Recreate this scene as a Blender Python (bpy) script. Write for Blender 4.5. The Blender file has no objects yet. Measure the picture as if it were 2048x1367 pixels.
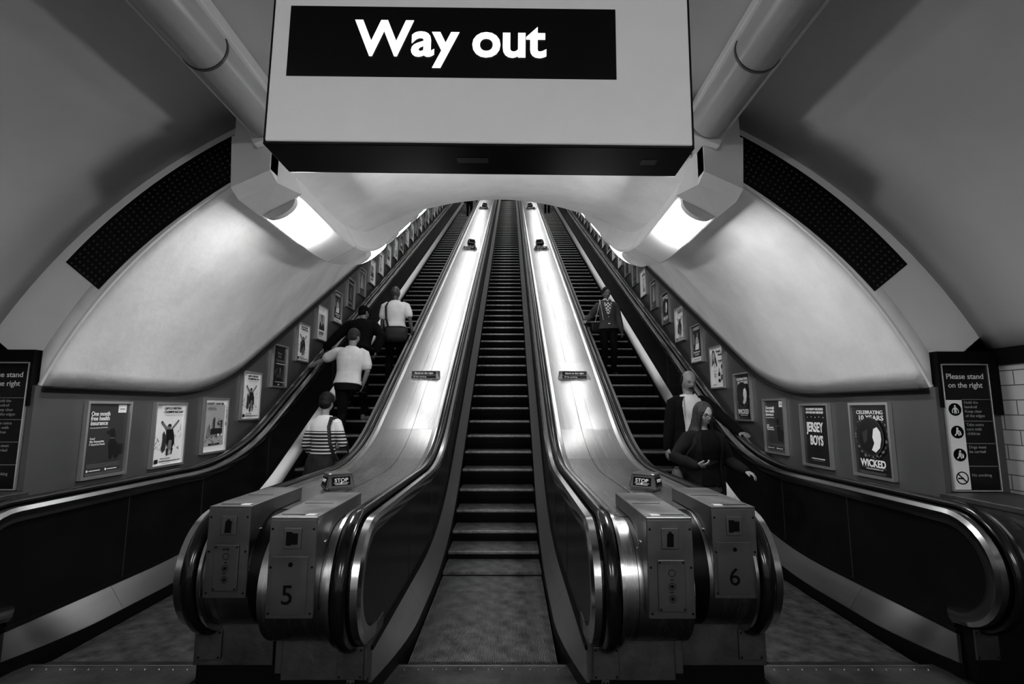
import bpy, math, random
from math import sin, cos, pi, radians, atan2, sqrt, tan
from mathutils import Vector, Matrix
random.seed(7)
SC = bpy.context.scene
COL = SC.collection
# ------------------------------------------------------------------ camera, world, exposure, main lights
cam_d = bpy.data.cameras.new('camera'); cam_d.sensor_width = 36.0; cam_d.lens = 36.0 * 1013.3 / 2048
cam_d.clip_start = 0.05; cam_d.clip_end = 200
cam = bpy.data.objects.new('camera', cam_d); COL.objects.link(cam)
TH, YAW, ROLL = radians(7.464), radians(.17), radians(.1)
cam.matrix_world = (Matrix.Translation((.165, 0, 1.538)) @ Matrix.Rotation(-YAW, 4, 'Z')
                    @ Matrix.Rotation(pi / 2 + TH, 4, 'X') @ Matrix.Rotation(ROLL, 4, 'Z'))
SC.camera = cam
world = bpy.data.worlds.new('world'); SC.world = world; world.use_nodes = True
world.node_tree.nodes['Background'].inputs[0].default_value = (1, 1, 1, 1)
world.node_tree.nodes['Background'].inputs[1].default_value = 0.0
SC.view_settings.view_transform = 'Standard'
SC.view_settings.look = 'None'
SC.view_settings.gamma = 1.0
SC.view_settings.use_curve_mapping = False
SC.view_settings.exposure = 0.4
LAMP = 84.0            # radiance of the lit fluorescent diffusers on the escalator shaft
SHAFT = 11.0          # radiance of the diffusers further up the shaft
HALL = 40.0            # radiance of the hall luminaires behind the viewer

# ------------------------------------------------------------------ materials
MATS = {}
def mat(name, col, rough=.5, metal=0., spec=.5, noise=0., nscale=6., bump=0., bscale=40., stretch=(1, 1, 1), emit=0., coat=0., rvar=0.):
    if name in MATS: return MATS[name]
    m = bpy.data.materials.new(name); m.use_nodes = True; nt = m.node_tree; b = nt.nodes['Principled BSDF']
    b.inputs['Base Color'].default_value = (col, col, col, 1)
    b.inputs['Roughness'].default_value = rough; b.inputs['Metallic'].default_value = metal
    b.inputs['Specular IOR Level'].default_value = spec
    if coat: b.inputs['Coat Weight'].default_value = coat; b.inputs['Coat Roughness'].default_value = .08
    if emit:
        b.inputs['Emission Color'].default_value = (1, 1, 1, 1); b.inputs['Emission Strength'].default_value = emit
    if noise or bump or rvar:
        tc = nt.nodes.new('ShaderNodeTexCoord'); mp = nt.nodes.new('ShaderNodeMapping')
        mp.inputs['Scale'].default_value = stretch
        nt.links.new(tc.outputs['Object'], mp.inputs[0])
        n = nt.nodes.new('ShaderNodeTexNoise'); n.inputs['Scale'].default_value = nscale; n.inputs['Detail'].default_value = 6
        n.inputs['Roughness'].default_value = .6
        nt.links.new(mp.outputs[0], n.inputs[0])
        if noise:
            r = nt.nodes.new('ShaderNodeMapRange')
            r.inputs[1].default_value = .3; r.inputs[2].default_value = .7
            r.inputs[3].default_value = col * (1 - noise); r.inputs[4].default_value = min(1, col * (1 + noise))
            nt.links.new(n.outputs[0], r.inputs[0])
            nt.links.new(r.outputs[0], b.inputs['Base Color'])
        if rvar:
            r2 = nt.nodes.new('ShaderNodeMapRange')
            r2.inputs[1].default_value = .3; r2.inputs[2].default_value = .7
            r2.inputs[3].default_value = rough - rvar; r2.inputs[4].default_value = rough + rvar
            nt.links.new(n.outputs[0], r2.inputs[0]); nt.links.new(r2.outputs[0], b.inputs['Roughness'])
        if bump:
            n2 = nt.nodes.new('ShaderNodeTexNoise'); n2.inputs['Scale'].default_value = bscale; n2.inputs['Detail'].default_value = 4
            nt.links.new(mp.outputs[0], n2.inputs[0])
            bp = nt.nodes.new('ShaderNodeBump'); bp.inputs['Strength'].default_value = bump; bp.inputs['Distance'].default_value = .02
            nt.links.new(n2.outputs[0], bp.inputs['Height']); nt.links.new(bp.outputs[0], b.inputs['Normal'])
    MATS[name] = m
    return m
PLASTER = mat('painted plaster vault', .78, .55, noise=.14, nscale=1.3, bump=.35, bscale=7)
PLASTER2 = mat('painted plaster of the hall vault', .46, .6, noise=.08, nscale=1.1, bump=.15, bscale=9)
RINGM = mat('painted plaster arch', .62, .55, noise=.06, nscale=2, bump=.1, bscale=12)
STEEL = mat('brushed steel', .46, .3, 1., noise=.05, nscale=2, stretch=(12, .5, .5))
STEELD = mat('brushed steel deck', .40, .27, 1., noise=.05, nscale=2.4, stretch=(14, .3, .3), rvar=.008)
STEELP = mat('satin steel cabinet', .145, .42, 1., noise=.12, nscale=5, rvar=.08)
STEELF = mat('dull steel foot', .10, .5, 1., noise=.35, nscale=7, bump=.1, bscale=25)
TRIM = mat('polished trim', .45, .2, 1., noise=.05, nscale=4)
DARKP = mat('dark laminate panel', .004, .3, 0., .15, noise=.3, nscale=4)
RUBBER = mat('black rubber handrail', .004, .16, 0., .45)
BLACK = mat('black paint', .002, .6, 0., .08)
BLACKG = mat('black gloss', .002, .3, 0., .15)
SKIRTB = mat('black skirting', .003, .5, 0., .1)
BRONZE = mat('bronze grey wall panel', .085, .42, .35, .5, noise=.16, nscale=1.6, rvar=.06)
BRONZED = mat('dark bronze strip', .01, .4, .3)
TREAD = mat('worn aluminium tread', .15, .46, .8, noise=.75, nscale=9, stretch=(1, 1, 1))
RISER = mat('black riser', .002, .7, 0., .05)
COMBM = mat('comb plate', .05, .45, .7, noise=.6, nscale=6, bump=.1)
FLOORM = mat('dark floor tile', .004, .6, spec=.12, noise=.4, nscale=5)
WHITEP = mat('white enamel', .72, .3, 0., .5, noise=.04, nscale=5)
ALU = mat('aluminium frame', .7, .35, .9)
PAPER = mat('white paper', .82, .35, coat=.1)
PGREY = mat('mid grey print', .16, .4, coat=.1)
PDGREY = mat('charcoal print', .03, .4, coat=.1)
PBLACK = mat('black print', .008, .35, coat=.1)
PLIGHT = mat('light grey print', .38, .4, coat=.1)
INK = mat('dark ink', .003, .7, spec=.05)
TILE = None
LAMPM = mat('lit diffuser', .8, .4, emit=LAMP)
LAMPS = mat('lit shaft diffuser', .8, .4, emit=SHAFT)
HALLM = mat('lit hall diffuser', .8, .4, emit=HALL)
TUBEM = mat('unlit opal tube', .38, .25, 0., .5, noise=.08, nscale=5, stretch=(1, .3, 1))
SIGNW = mat('sign box enamel', .45, .28, 0., .5, emit=.10, noise=.03)
LETTER = mat('backlit white lettering', .9, .4, emit=.8)
SLETTER = mat('white lettering', .75, .4)
SLETTERD = mat('pale lettering', .30, .4)
SKIN = mat('skin', .22, .5, 0., .4, noise=.06, nscale=14)
SKIND = mat('dark skin', .025, .42, 0., .5, noise=.1, nscale=14)
SKINM = mat('brown skin', .10, .45, 0., .45, noise=.06, nscale=14)
HAIRB = mat('black hair', .003, .5, spec=.12, noise=.5, nscale=30, bump=.5, bscale=90, stretch=(1, 1, .15))
HAIRM = mat('brown hair', .016, .45, spec=.25, noise=.85, nscale=32, bump=1., bscale=80, stretch=(1, 1, .10))
TEE = mat('white cotton', .6, .8, noise=.08, nscale=7, bump=.5, bscale=9)
SHIRTG = mat('pale shirt', .45, .7, noise=.08, nscale=8, bump=.6, bscale=11)
CLOTHB = mat('black cloth', .003, .9, 0., .08, noise=.3, nscale=8, bump=.4, bscale=12)
CLOTHD = mat('charcoal cloth', .006, .9, 0., .08, noise=.3, nscale=8, bump=.4, bscale=12)
TWEED = mat('grey tweed', .04, .85, 0., .2, noise=.5, nscale=90, bump=.2, bscale=60)
SKIRTC = mat('dark pleated cloth', .012, .85, 0., .1, noise=.4, nscale=12)
SHOEL = mat('light shoe', .2, .6)
LEATHER = mat('black leather', .003, .45, 0., .2)
CREAM = mat('cream lining', .25, .7)

def stripes_mat():
    m = bpy.data.materials.new('striped knit'); m.use_nodes = True; nt = m.node_tree; b = nt.nodes['Principled BSDF']
    tc = nt.nodes.new('ShaderNodeTexCoord'); sp = nt.nodes.new('ShaderNodeSeparateXYZ'); nt.links.new(tc.outputs['Object'], sp.inputs[0])
    def mth(op, a, bv=None):
        n = nt.nodes.new('ShaderNodeMath'); n.operation = op
        for i, v in enumerate((a, bv)):
            if v is None: continue
            if isinstance(v, (int, float)): n.inputs[i].default_value = v
            else: nt.links.new(v, n.inputs[i])
        return n.outputs[0]
    z = sp.outputs[2]
    fr = mth('FRACT', mth('MULTIPLY', z, 1 / .036), None)
    st = mth('GREATER_THAN', fr, .34)
    low = mth('LESS_THAN', z, 1.175)
    s = mth('MULTIPLY', st, low)
    mr = nt.nodes.new('ShaderNodeMapRange'); mr.inputs[3].default_value = .5; mr.inputs[4].default_value = .003
    nt.links.new(s, mr.inputs[0]); nt.links.new(mr.outputs[0], b.inputs['Base Color'])
    b.inputs['Roughness'].default_value = .85
    return m
STRIPE = stripes_mat()
def check_mat():
    m = bpy.data.materials.new('checked scarf'); m.use_nodes = True; nt = m.node_tree; b = nt.nodes['Principled BSDF']
    tc = nt.nodes.new('ShaderNodeTexCoord'); c = nt.nodes.new('ShaderNodeTexChecker'); c.inputs['Scale'].default_value = 32
    c.inputs[1].default_value = (.7, .7, .7, 1); c.inputs[2].default_value = (.01, .01, .01, 1)
    nt.links.new(tc.outputs['Object'], c.inputs[0]); nt.links.new(c.outputs[0], b.inputs['Base Color']); b.inputs['Roughness'].default_value = .8
    return m
CHECK = check_mat()
def tile_mat():
    m = bpy.data.materials.new('white wall tiles'); m.use_nodes = True; nt = m.node_tree; b = nt.nodes['Principled BSDF']
    tc = nt.nodes.new('ShaderNodeTexCoord'); mp = nt.nodes.new('ShaderNodeMapping'); mp.inputs['Rotation'].default_value = (pi / 2, 0, pi / 2)
    sp = nt.nodes.new('ShaderNodeSeparateXYZ'); cb = nt.nodes.new('ShaderNodeCombineXYZ')
    nt.links.new(tc.outputs['Object'], sp.inputs[0]); nt.links.new(sp.outputs[1], cb.inputs[0]); nt.links.new(sp.outputs[2], cb.inputs[1])
    br = nt.nodes.new('ShaderNodeTexBrick'); br.inputs['Scale'].default_value = 1; br.inputs['Brick Width'].default_value = .2
    br.inputs['Row Height'].default_value = .1; br.inputs['Mortar Size'].default_value = .004
    br.inputs[1].default_value = (.6, .6, .6, 1); br.inputs[2].default_value = (.52, .52, .52, 1); br.inputs[3].default_value = (.12, .12, .12, 1)
    nt.links.new(cb.outputs[0], br.inputs[0]); nt.links.new(br.outputs[0], b.inputs['Base Color']); b.inputs['Roughness'].default_value = .25
    return m
TILE = tile_mat()

# ------------------------------------------------------------------ mesh helpers
class MB:
    def __init__(s): s.v = []; s.f = []; s.m = []; s.mats = []
    def mi(s, m):
        if m is None: return 0
        if m not in s.mats: s.mats.append(m)
        return s.mats.index(m)
    def add(s, vs, fs, m=None, M=None):
        o = len(s.v); k = s.mi(m)
        for p in vs:
            p = Vector(p)
            s.v.append(tuple(M @ p) if M is not None else tuple(p))
        for f in fs: s.f.append(tuple(i + o for i in f)); s.m.append(k)
        return s
    def box(s, a, b, m=None, M=None):
        x0, y0, z0 = a; x1, y1, z1 = b
        vs = [(x0, y0, z0), (x1, y0, z0), (x1, y1, z0), (x0, y1, z0), (x0, y0, z1), (x1, y0, z1), (x1, y1, z1), (x0, y1, z1)]
        fs = [(0, 3, 2, 1), (4, 5, 6, 7), (0, 1, 5, 4), (1, 2, 6, 5), (2, 3, 7, 6), (3, 0, 4, 7)]
        return s.add(vs, fs, m, M)
    def prism_x(s, poly, x0, x1, m=None, M=None):   # poly of (y,z)
        n = len(poly); vs = [(x0, y, z) for y, z in poly] + [(x1, y, z) for y, z in poly]
        fs = [tuple(range(n - 1, -1, -1)), tuple(range(n, 2 * n))] + [(i, (i + 1) % n, n + (i + 1) % n, n + i) for i in range(n)]
        return s.add(vs, fs, m, M)
    def prism_y(s, poly, y0, y1, m=None, M=None):   # poly of (x,z)
        n = len(poly); vs = [(x, y0, z) for x, z in poly] + [(x, y1, z) for x, z in poly]
        fs = [tuple(range(n)), tuple(range(2 * n - 1, n - 1, -1))] + [((i + 1) % n, i, n + i, n + (i + 1) % n) for i in range(n)]
        return s.add(vs, fs, m, M)
    def strip(s, A, B, C, D, m=None):
        """closed solid band from four parallel polylines (A,B outer face; C,D inner face)"""
        n = len(A); vs = []
        for i in range(n): vs += [A[i], B[i], C[i], D[i]]
        fs = []
        for i in range(n - 1):
            for j in range(4):
                k = (j + 1) % 4
                fs.append((4 * i + j, 4 * i + k, 4 * i + 4 + k, 4 * i + 4 + j))
        fs += [(0, 3, 2, 1), (4 * n - 4, 4 * n - 3, 4 * n - 2, 4 * n - 1)]
        return s.add(vs, fs, m)
    def sweep(s, path, sec, m=None, closed=True):
        """path of (y,z), section of (x,n) where n is along the path normal"""
        n = len(path); k = len(sec); vs = []; fs = []
        for i, (y, z) in enumerate(path):
            a = path[max(0, i - 1)]; b = path[min(n - 1, i + 1)]
            ty, tz = b[0] - a[0], b[1] - a[1]; l = math.hypot(ty, tz) or 1; ty /= l; tz /= l
            ny, nz = -tz, ty
            for x, h in sec: vs.append((x, y + ny * h, z + nz * h))
        kk = k if closed else k - 1
        for i in range(n - 1):
            for j in range(kk):
                q = (j + 1) % k
                fs.append((i * k + j, i * k + q, (i + 1) * k + q, (i + 1) * k + j))
        if closed: fs += [tuple(range(k - 1, -1, -1)), tuple((n - 1) * k + j for j in range(k))]
        return s.add(vs, fs, m)
    def ell(s, c, r, m=None, M=None, nu=16, nv=10):
        vs = [(c[0], c[1], c[2] + r[2])]; fs = []
        for j in range(1, nv):
            t = pi * j / nv
            for i in range(nu):
                a = 2 * pi * i / nu; vs.append((c[0] + r[0] * sin(t) * cos(a), c[1] + r[1] * sin(t) * sin(a), c[2] + r[2] * cos(t)))
        vs.append((c[0], c[1], c[2] - r[2])); L = len(vs) - 1
        for i in range(nu):
            fs.append((0, 1 + i, 1 + (i + 1) % nu)); fs.append((L, 1 + (nv - 2) * nu + (i + 1) % nu, 1 + (nv - 2) * nu + i))
            for j in range(nv - 2):
                a = 1 + j * nu + i; b = 1 + j * nu + (i + 1) % nu
                fs.append((a, a + nu, b + nu, b))
        return s.add(vs, fs, m, M)
    def loft(s, rings, m=None, M=None):
        """rings: list of lists of points, closed loops; capped"""
        k = len(rings[0]); vs = [p for r in rings for p in r]; fs = []
        for i in range(len(rings) - 1):
            for j in range(k):
                q = (j + 1) % k; fs.append((i * k + j, i * k + q, (i + 1) * k + q, (i + 1) * k + j))
        fs += [tuple(range(k - 1, -1, -1)), tuple((len(rings) - 1) * k + j for j in range(k))]
        return s.add(vs, fs, m, M)
    def tube(s, pts, rad, m=None, k=10, M=None, flat=1.0, up=None, ends=True):
        pts = [Vector(p) for p in pts]; n = len(pts)
        if not hasattr(rad, '__len__'): rad = [rad] * n
        rings = []; prev = None
        def ring(c, a, b, r): return [tuple(c + a * (r * cos(2 * pi * i / k)) + b * (r * flat * sin(2 * pi * i / k))) for i in range(k)]
        fr = []
        for i in range(n):
            t = (pts[min(n - 1, i + 1)] - pts[max(0, i - 1)]); t.normalize()
            a = prev if prev is not None else (Vector(up) if up is not None else (Vector((0, 0, 1)) if abs(t.z) < .9 else Vector((1, 0, 0))))
            a = (a - t * a.dot(t))
            if a.length < 1e-4: a = Vector((1, 0, 0)) - t * t.x
            a.normalize(); b = t.cross(a); prev = a; fr.append((t, a, b))
        if ends:
            t, a, b = fr[0]
            for q in (.98, .7): rings.append(ring(pts[0] - t * rad[0] * q * flat, a, b, rad[0] * sqrt(max(0.02, 1 - q * q))))
        for i in range(n): rings.append(ring(pts[i], fr[i][1], fr[i][2], rad[i]))
        if ends:
            t, a, b = fr[-1]
            for q in (.7, .98): rings.append(ring(pts[-1] + t * rad[-1] * q * flat, a, b, rad[-1] * sqrt(max(0.02, 1 - q * q))))
        return s.loft(rings, m, M)
    def mesh(s, name, mat_=None):
        me = bpy.data.meshes.new(name); me.from_pydata(s.v, [], s.f)
        ms = s.mats if s.mats else ([mat_] if mat_ else [])
        for m in ms: me.materials.append(m)
        if len(s.mats) > 1: me.polygons.foreach_set('material_index', s.m)
        me.update()
        return me
    def build(s, name, mat_=None, parent=None, smooth=None, loc=None, recalc=True):
        me = s.mesh(name, mat_)
        if recalc:
            import bmesh
            b = bmesh.new(); b.from_mesh(me); bmesh.ops.recalc_face_normals(b, faces=b.faces); b.to_mesh(me); b.free()
        if smooth is not None: smooth_by(me, smooth)
        o = bpy.data.objects.new(name, me); COL.objects.link(o)
        if parent is not None: o.parent = parent
        if loc is not None: o.location = loc
        return o
def smooth_by(me, ang):
    import bmesh
    for p in me.polygons: p.use_smooth = True
    b = bmesh.new(); b.from_mesh(me)
    for e in b.edges:
        if len(e.link_faces) == 2 and e.calc_face_angle(0) > radians(ang): e.smooth = False
    b.to_mesh(me); b.free()
def bevel(o, w=.004, seg=2):
    md = o.modifiers.new('bevel', 'BEVEL'); md.width = w; md.segments = seg; md.limit_method = 'ANGLE'; md.angle_limit = radians(40)
    return o
def tag(o, label=None, cat=None, group=None, kind=None):
    if label: o['label'] = label
    if cat: o['category'] = cat
    if group: o['group'] = group
    if kind: o['kind'] = kind
    return o
def empty(name, loc=(0, 0, 0), rz=0., label=None, cat=None, group=None):
    o = bpy.data.objects.new(name, None); o.empty_display_size = .1; COL.objects.link(o)
    o.location = loc; o.rotation_euler = (0, 0, rz)
    return tag(o, label, cat, group)
_tc = {}
def text_geo(body, size=.1, bold=0., align='LEFT', ext=.001):
    key = (body, size, bold, align, ext)
    if key in _tc: return _tc[key]
    cu = bpy.data.curves.new('t', 'FONT'); cu.body = body; cu.size = size; cu.offset = bold * size; cu.extrude = ext
    cu.align_x = align; cu.resolution_u = 4; cu.space_line = .92
    o = bpy.data.objects.new('t', cu); COL.objects.link(o)
    dg = bpy.context.evaluated_depsgraph_get(); ev = o.evaluated_get(dg); me = ev.to_mesh()
    r = ([tuple(v.co) for v in me.vertices], [tuple(p.vertices) for p in me.polygons])
    ev.to_mesh_clear(); bpy.data.objects.remove(o); bpy.data.curves.remove(cu)
    _tc[key] = r
    return r
def put_text(mb, body, x, z, size, y=0., bold=.0, align='LEFT', m=None, wscale=1., width=None, M=None):
    """text standing in the local XZ plane, facing -Y, baseline start at x,z"""
    vs, fs = text_geo(body, size, bold, align)
    if not vs: return
    if width:
        w = max(v[0] for v in vs) - min(v[0] for v in vs); wscale = width / w
    T = Matrix.Translation((x, y, z)) @ Matrix.Rotation(pi / 2, 4, 'X') @ Matrix.Scale(wscale, 4, (1, 0, 0))
    if M is not None: T = M @ T
    mb.add(vs, fs, m, T)

# ------------------------------------------------------------------ profiles (Y, Z) of the escalator bank
T30 = tan(pi / 6); YC = 5.4725; YTOP = 31.0
def prof(y, z0, yc, L):
    """level at z0, rising at 30 degrees after yc, with a fillet of tangent length L"""
    if y <= yc - L: return z0
    R = L / tan(pi / 12)
    y1 = yc - L; y2 = yc + L * cos(pi / 6)
    if y < y2:
        d = y - y1
        return z0 + R - sqrt(max(0, R * R - d * d))
    return z0 + (y - yc) * T30
def stepz(y): return prof(y, 0., YC, 1.15)
def railz(y): return prof(y, .915, 5.64, .8)
def topz(y): return prof(y, 1.69, 5.58, .8)
def ys(a, b, fine=.12, coarse=2.0):
    r = []; y = a
    while y < b - 1e-6:
        r.append(y); y += fine if 4.2 < y < 7.0 else (coarse if y >= 7.0 else .1)
    r.append(b); return r
YEND = 31.5

# ------------------------------------------------------------------ room shell
def arc_pts(cx, cz, R, a0, a1, n): return [(cx + R * sin(a0 + (a1 - a0) * i / n), cz + R * cos(a0 + (a1 - a0) * i / n)) for i in range(n + 1)]
YR = 3.55
# hall vault
aA = math.atan2(3.54, 1.93 - .07)
sec = arc_pts(0, .07, 4.01, -aA, aA, 48)
mb = MB()
yy = [-7, -4, -2, 0, 1, 2, 3, YR]
vs = [(x, y, z) for y in yy for x, z in sec]; k = len(sec)
mb.add(vs, [(i * k + j, (i + 1) * k + j, (i + 1) * k + j + 1, i * k + j + 1) for i in range(len(yy) - 1) for j in range(k - 1)])
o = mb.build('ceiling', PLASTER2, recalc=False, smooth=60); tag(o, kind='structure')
o.modifiers.new('thick', 'SOLIDIFY').thickness = .15
# arch ring facing the hall
aB = math.atan2(3.1, 1.69 - .357)
inner = arc_pts(0, .357, 3.382, -aB, aB, 60); outer = arc_pts(0, .0, 4.3, -aB * .98, aB * .98, 60)
mb = MB(); vs = []
for (a, b) in zip(inner, outer): vs += [(a[0], YR, a[1]), (b[0], YR, b[1]), (b[0], YR + .2, b[1]), (a[0], YR + .2, a[1])]
fs = []
for i in range(60):
    for j in range(4): q = (j + 1) % 4; fs.append((4 * i + j, 4 * i + q, 4 * i + 4 + q, 4 * i + 4 + j))
mb.add(vs, fs)
for s in (-1, 1):
    mb.prism_y([(s * 3.125, 0), (s * 4.2, 0), (s * 4.2, 2.6), (s * 3.125, 1.75)], YR, YR + .2)
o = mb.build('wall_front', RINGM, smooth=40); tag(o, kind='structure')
# thin raised plaster beads on both edges of the ring
mb = MB()
def arc_bead(cz, R, amax, y, r):
    P = arc_pts(0, cz, R, -amax, amax, 70); k = 6; vs = []; fs = []
    for i, (x, z) in enumerate(P):
        a = -amax + 2 * amax * i / 70
        for j in range(k):
            t = 2 * pi * j / k; d = r * cos(t); vs.append((x + sin(a) * d, y + r * sin(t), z + cos(a) * d))
    for i in range(70):
        for j in range(k): q = (j + 1) % k; fs.append((i * k + j, i * k + q, (i + 1) * k + q, (i + 1) * k + j))
    mb.add(vs, fs)
arc_bead(.357, 3.385, aB, YR - .004, .014)
o = mb.build('trim_1', RINGM, smooth=60); tag(o, kind='structure')
# escalator shaft vault
def vshift(y, u):   # u: 0 at crown, 1 at springing
    return prof(y, 0., 5.39 + .19 * u * u, 1.1 - .3 * u)
mb = MB(); na = 60; yv = ys(YR - .002, 33., .12, 2.)
vs = []
for y in yv:
    for i in range(na + 1):
        a = -aB + 2 * aB * i / na
        vs.append((3.375 * sin(a), y, .357 + 3.375 * cos(a) + vshift(y, abs(a) / aB)))
k = na + 1
mb.add(vs, [(i * k + j, (i + 1) * k + j, (i + 1) * k + j + 1, i * k + j + 1) for i in range(len(yv) - 1) for j in range(na)])
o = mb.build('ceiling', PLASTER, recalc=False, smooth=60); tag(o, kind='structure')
o.modifiers.new('thick', 'SOLIDIFY').thickness = .12
# dado walls with bronze panels
for s, side in ((-1, 'left'), (1, 'right')):
    mb = MB(); yw = ys(YR, 33., .12, 2.)
    A = [(s * 3.1, y, topz(y)) for y in yw]; B = [(s * 3.1, y, stepz(y) - .3) for y in yw]
    C = [(s * 3.2, y, stepz(y) - .3) for y in yw]; D = [(s * 3.2, y, topz(y)) for y in yw]
    mb.strip(A, B, C, D)
    o = mb.build('wall_' + side, BRONZE); tag(o, kind='structure')
    # dark cover strip along the springing
    mb = MB()
    mb.sweep([(y, topz(y)) for y in yw], [(s * 3.02, -.005), (s * 3.12, -.005), (s * 3.12, -.045), (s * 3.085, -.045), (s * 3.07, -.02), (s * 3.02, -.015)])
    o = mb.build('trim_2' if s < 0 else 'trim_3', BRONZED); tag(o, kind='structure')
    # vertical cover strip at the hall end of the dado, tile wall, sign pier and low wall
    mb = MB(); mb.box((s * 3.095 if s > 0 else -3.135, 3.5, .95), (s * 3.135 if s > 0 else -3.095, 3.56, 1.69))
    o = mb.build('trim_4' if s < 0 else 'trim_5', BRONZE); tag(o, kind='structure')
    mb = MB(); mb.box((min(s * 3.55, s * 3.7), -7, 0), (max(s * 3.55, s * 3.7), YR, 1.93))
    o = mb.build('wall_tile_' + side, TILE); tag(o, kind='structure')
    mb = MB(); mb.box((min(s * 3.52, s * 3.56), -7, 1.84), (max(s * 3.52, s * 3.56), 3.5, 1.955))
    mb.box((min(s * 3.12, s * 3.54), 3.485, 1.86), (max(s * 3.12, s * 3.54), 3.55, 1.935))
    mb.box((min(s * 3.46, s * 3.54), 3.485, 1.5), (max(s * 3.46, s * 3.54), 3.55, 1.86))
    mb.box((min(s * 3.12, s * 3.155), 3.485, 1.55), (max(s * 3.12, s * 3.155), 3.55, 1.86))
    o = mb.build('trim_6' if s < 0 else 'trim_7', BLACK); tag(o, kind='structure')
    mb = MB(); mb.box((min(s * 3.13, s * 3.55), 3.52, .5), (max(s * 3.13, s * 3.55), 3.56, 1.86))
    o = mb.build('wall_' + side, BRONZE); tag(o, kind='structure')
    mb = MB()
    mb.box((min(s * 3.08, s * 3.5), -1.5, 0), (max(s * 3.08, s * 3.5), 3.5, .95)); mb.box((min(s * 3.05, s * 3.52), -1.5, .95), (max(s * 3.05, s * 3.52), 3.5, .985))
    o = mb.build('wall_low_' + side, STEELF); bevel(o, .006); tag(o, kind='structure')
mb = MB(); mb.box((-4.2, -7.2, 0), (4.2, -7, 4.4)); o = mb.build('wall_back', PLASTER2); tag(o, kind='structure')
mb = MB(); mb.box((-3.6, 33, 10), (3.6, 33.2, 21)); o = mb.build('wall_far', PLASTER); tag(o, kind='structure')
mb = MB(); mb.box((-3.7, -7, -.1), (3.7, 3.25, 0)); mb.box((-3.2, 30.9, 14.3), (3.2, 33, 14.74)); o = mb.build('floor', FLOORM); tag(o, kind='structure')

# ------------------------------------------------------------------ grille in the arch
root = empty('ventilation_grille', (0, YR, 3.9), 0, 'long curved black perforated grille set in the arch over the escalators', 'grille')
CG, RI, RO, AG = .2, 3.525, 3.845, radians(51.9)
mb = MB(); n = 60; vs = []
for i in range(n + 1):
    a = -AG + 2 * AG * i / n
    for r, y in ((RI, YR - .012), (RO, YR - .012), (RO, YR + .01), (RI, YR + .01)): vs.append((r * sin(a), y, CG + r * cos(a)))
fs = []
for i in range(n):
    for j in range(4): q = (j + 1) % 4; fs.append((4 * i + j, 4 * i + q, 4 * i + 4 + q, 4 * i + 4 + j))
fs += [(0, 3, 2, 1), (4 * n, 4 * n + 1, 4 * n + 2, 4 * n + 3)]
mb.add(vs, fs)
plate = mb.build('plate', BLACKG, root); plate.location = (0, -YR, -3.9)
GST = mat('grille metal', .05, .4, .5)
mb = MB(); na = 160
for i in range(na):
    a = -AG + 2 * AG * (i + .5) / na
    for j in range(7):
        r = RI + .040 + .040 * j; cx, cz = r * sin(a), CG + r * cos(a); h = .0075
        ca, sa = cos(a), sin(a)
        q = [(cx + ca * u * h + sa * w * h, cz - sa * u * h + ca * w * h) for u, w in ((-1, -1), (1, -1), (1, 1), (-1, 1))]
        vs = [(x, YR - .013, z) for x, z in q] + [(cx, YR - .019, cz)]
        mb.add(vs, [(0, 1, 4), (1, 2, 4), (2, 3, 4), (3, 0, 4)])
st = mb.build('grille_studs', GST, root); st['kind'] = 'stuff'; st.location = (0, -YR, -3.9)

# ------------------------------------------------------------------ hanging sign
SY = 1.75; sx0, sx1, sz0, sz1 = -.745, .84, 2.49, 3.24
root = empty('exit_sign', ((sx0 + sx1) / 2, SY, sz0), 0, 'large hanging illuminated box sign with the words Way out on a black band', 'sign')
root.rotation_euler = (0, radians(.5), 0)
w = (sx1 - sx0) / 2; h = sz1 - sz0
mb = MB(); mb.box((-w + .012, .006, .014), (w - .012, .22, h - .01)); body = bevel(mb.build('box', BLACKG, root), .006)
mb = MB(); mb.box((-w + .008, -.004, .012), (w - .008, .006, h)); face = bevel(mb.build('face_panel', SIGNW, root), .005); face['label'] = 'white front panel'
mb = MB()
mb.box((-w, -.001, 0), (w, .225, .012)); mb.box((-w, -.001, .012), (-w + .007, .225, h)); mb.box((w - .007, -.001, .012), (w, .225, h)); mb.box((-w, -.001, h), (w, .225, h + .01))
bevel(mb.build('frame', BLACKG, root), .003)
# black band: pixel x 571..1234, y 150 bottom, 3 top
mb = MB(); bx0, bx1, bz0, bz1 = -w + .070, w - .284, .268, .555
mb.box((bx0, -.0065, bz0), (bx1, -.003, bz1)); band = mb.build('band', BLACKG, root); band['label'] = 'black band with the lettering'
mb = MB(); put_text(mb, 'Way out', -.468, .355, .200, -.0095, bold=.026, width=.722); mb.build('lettering', LETTER, band)
for a_, b_ in ((-.09, .03), (.62, .68)): MB().box((a_, .085, -.0015), (b_, .125, .001)).build('maker_plate', mat('plate grey', .05, .4), root)
mb = MB()
for x in (-.5, .5): MB().tube([(x, .11, h), (x, .11, 4.06 - sz0 - abs(x) * .25)], .016, k=10).build('hanger_rod', WHITEP, root)

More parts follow.
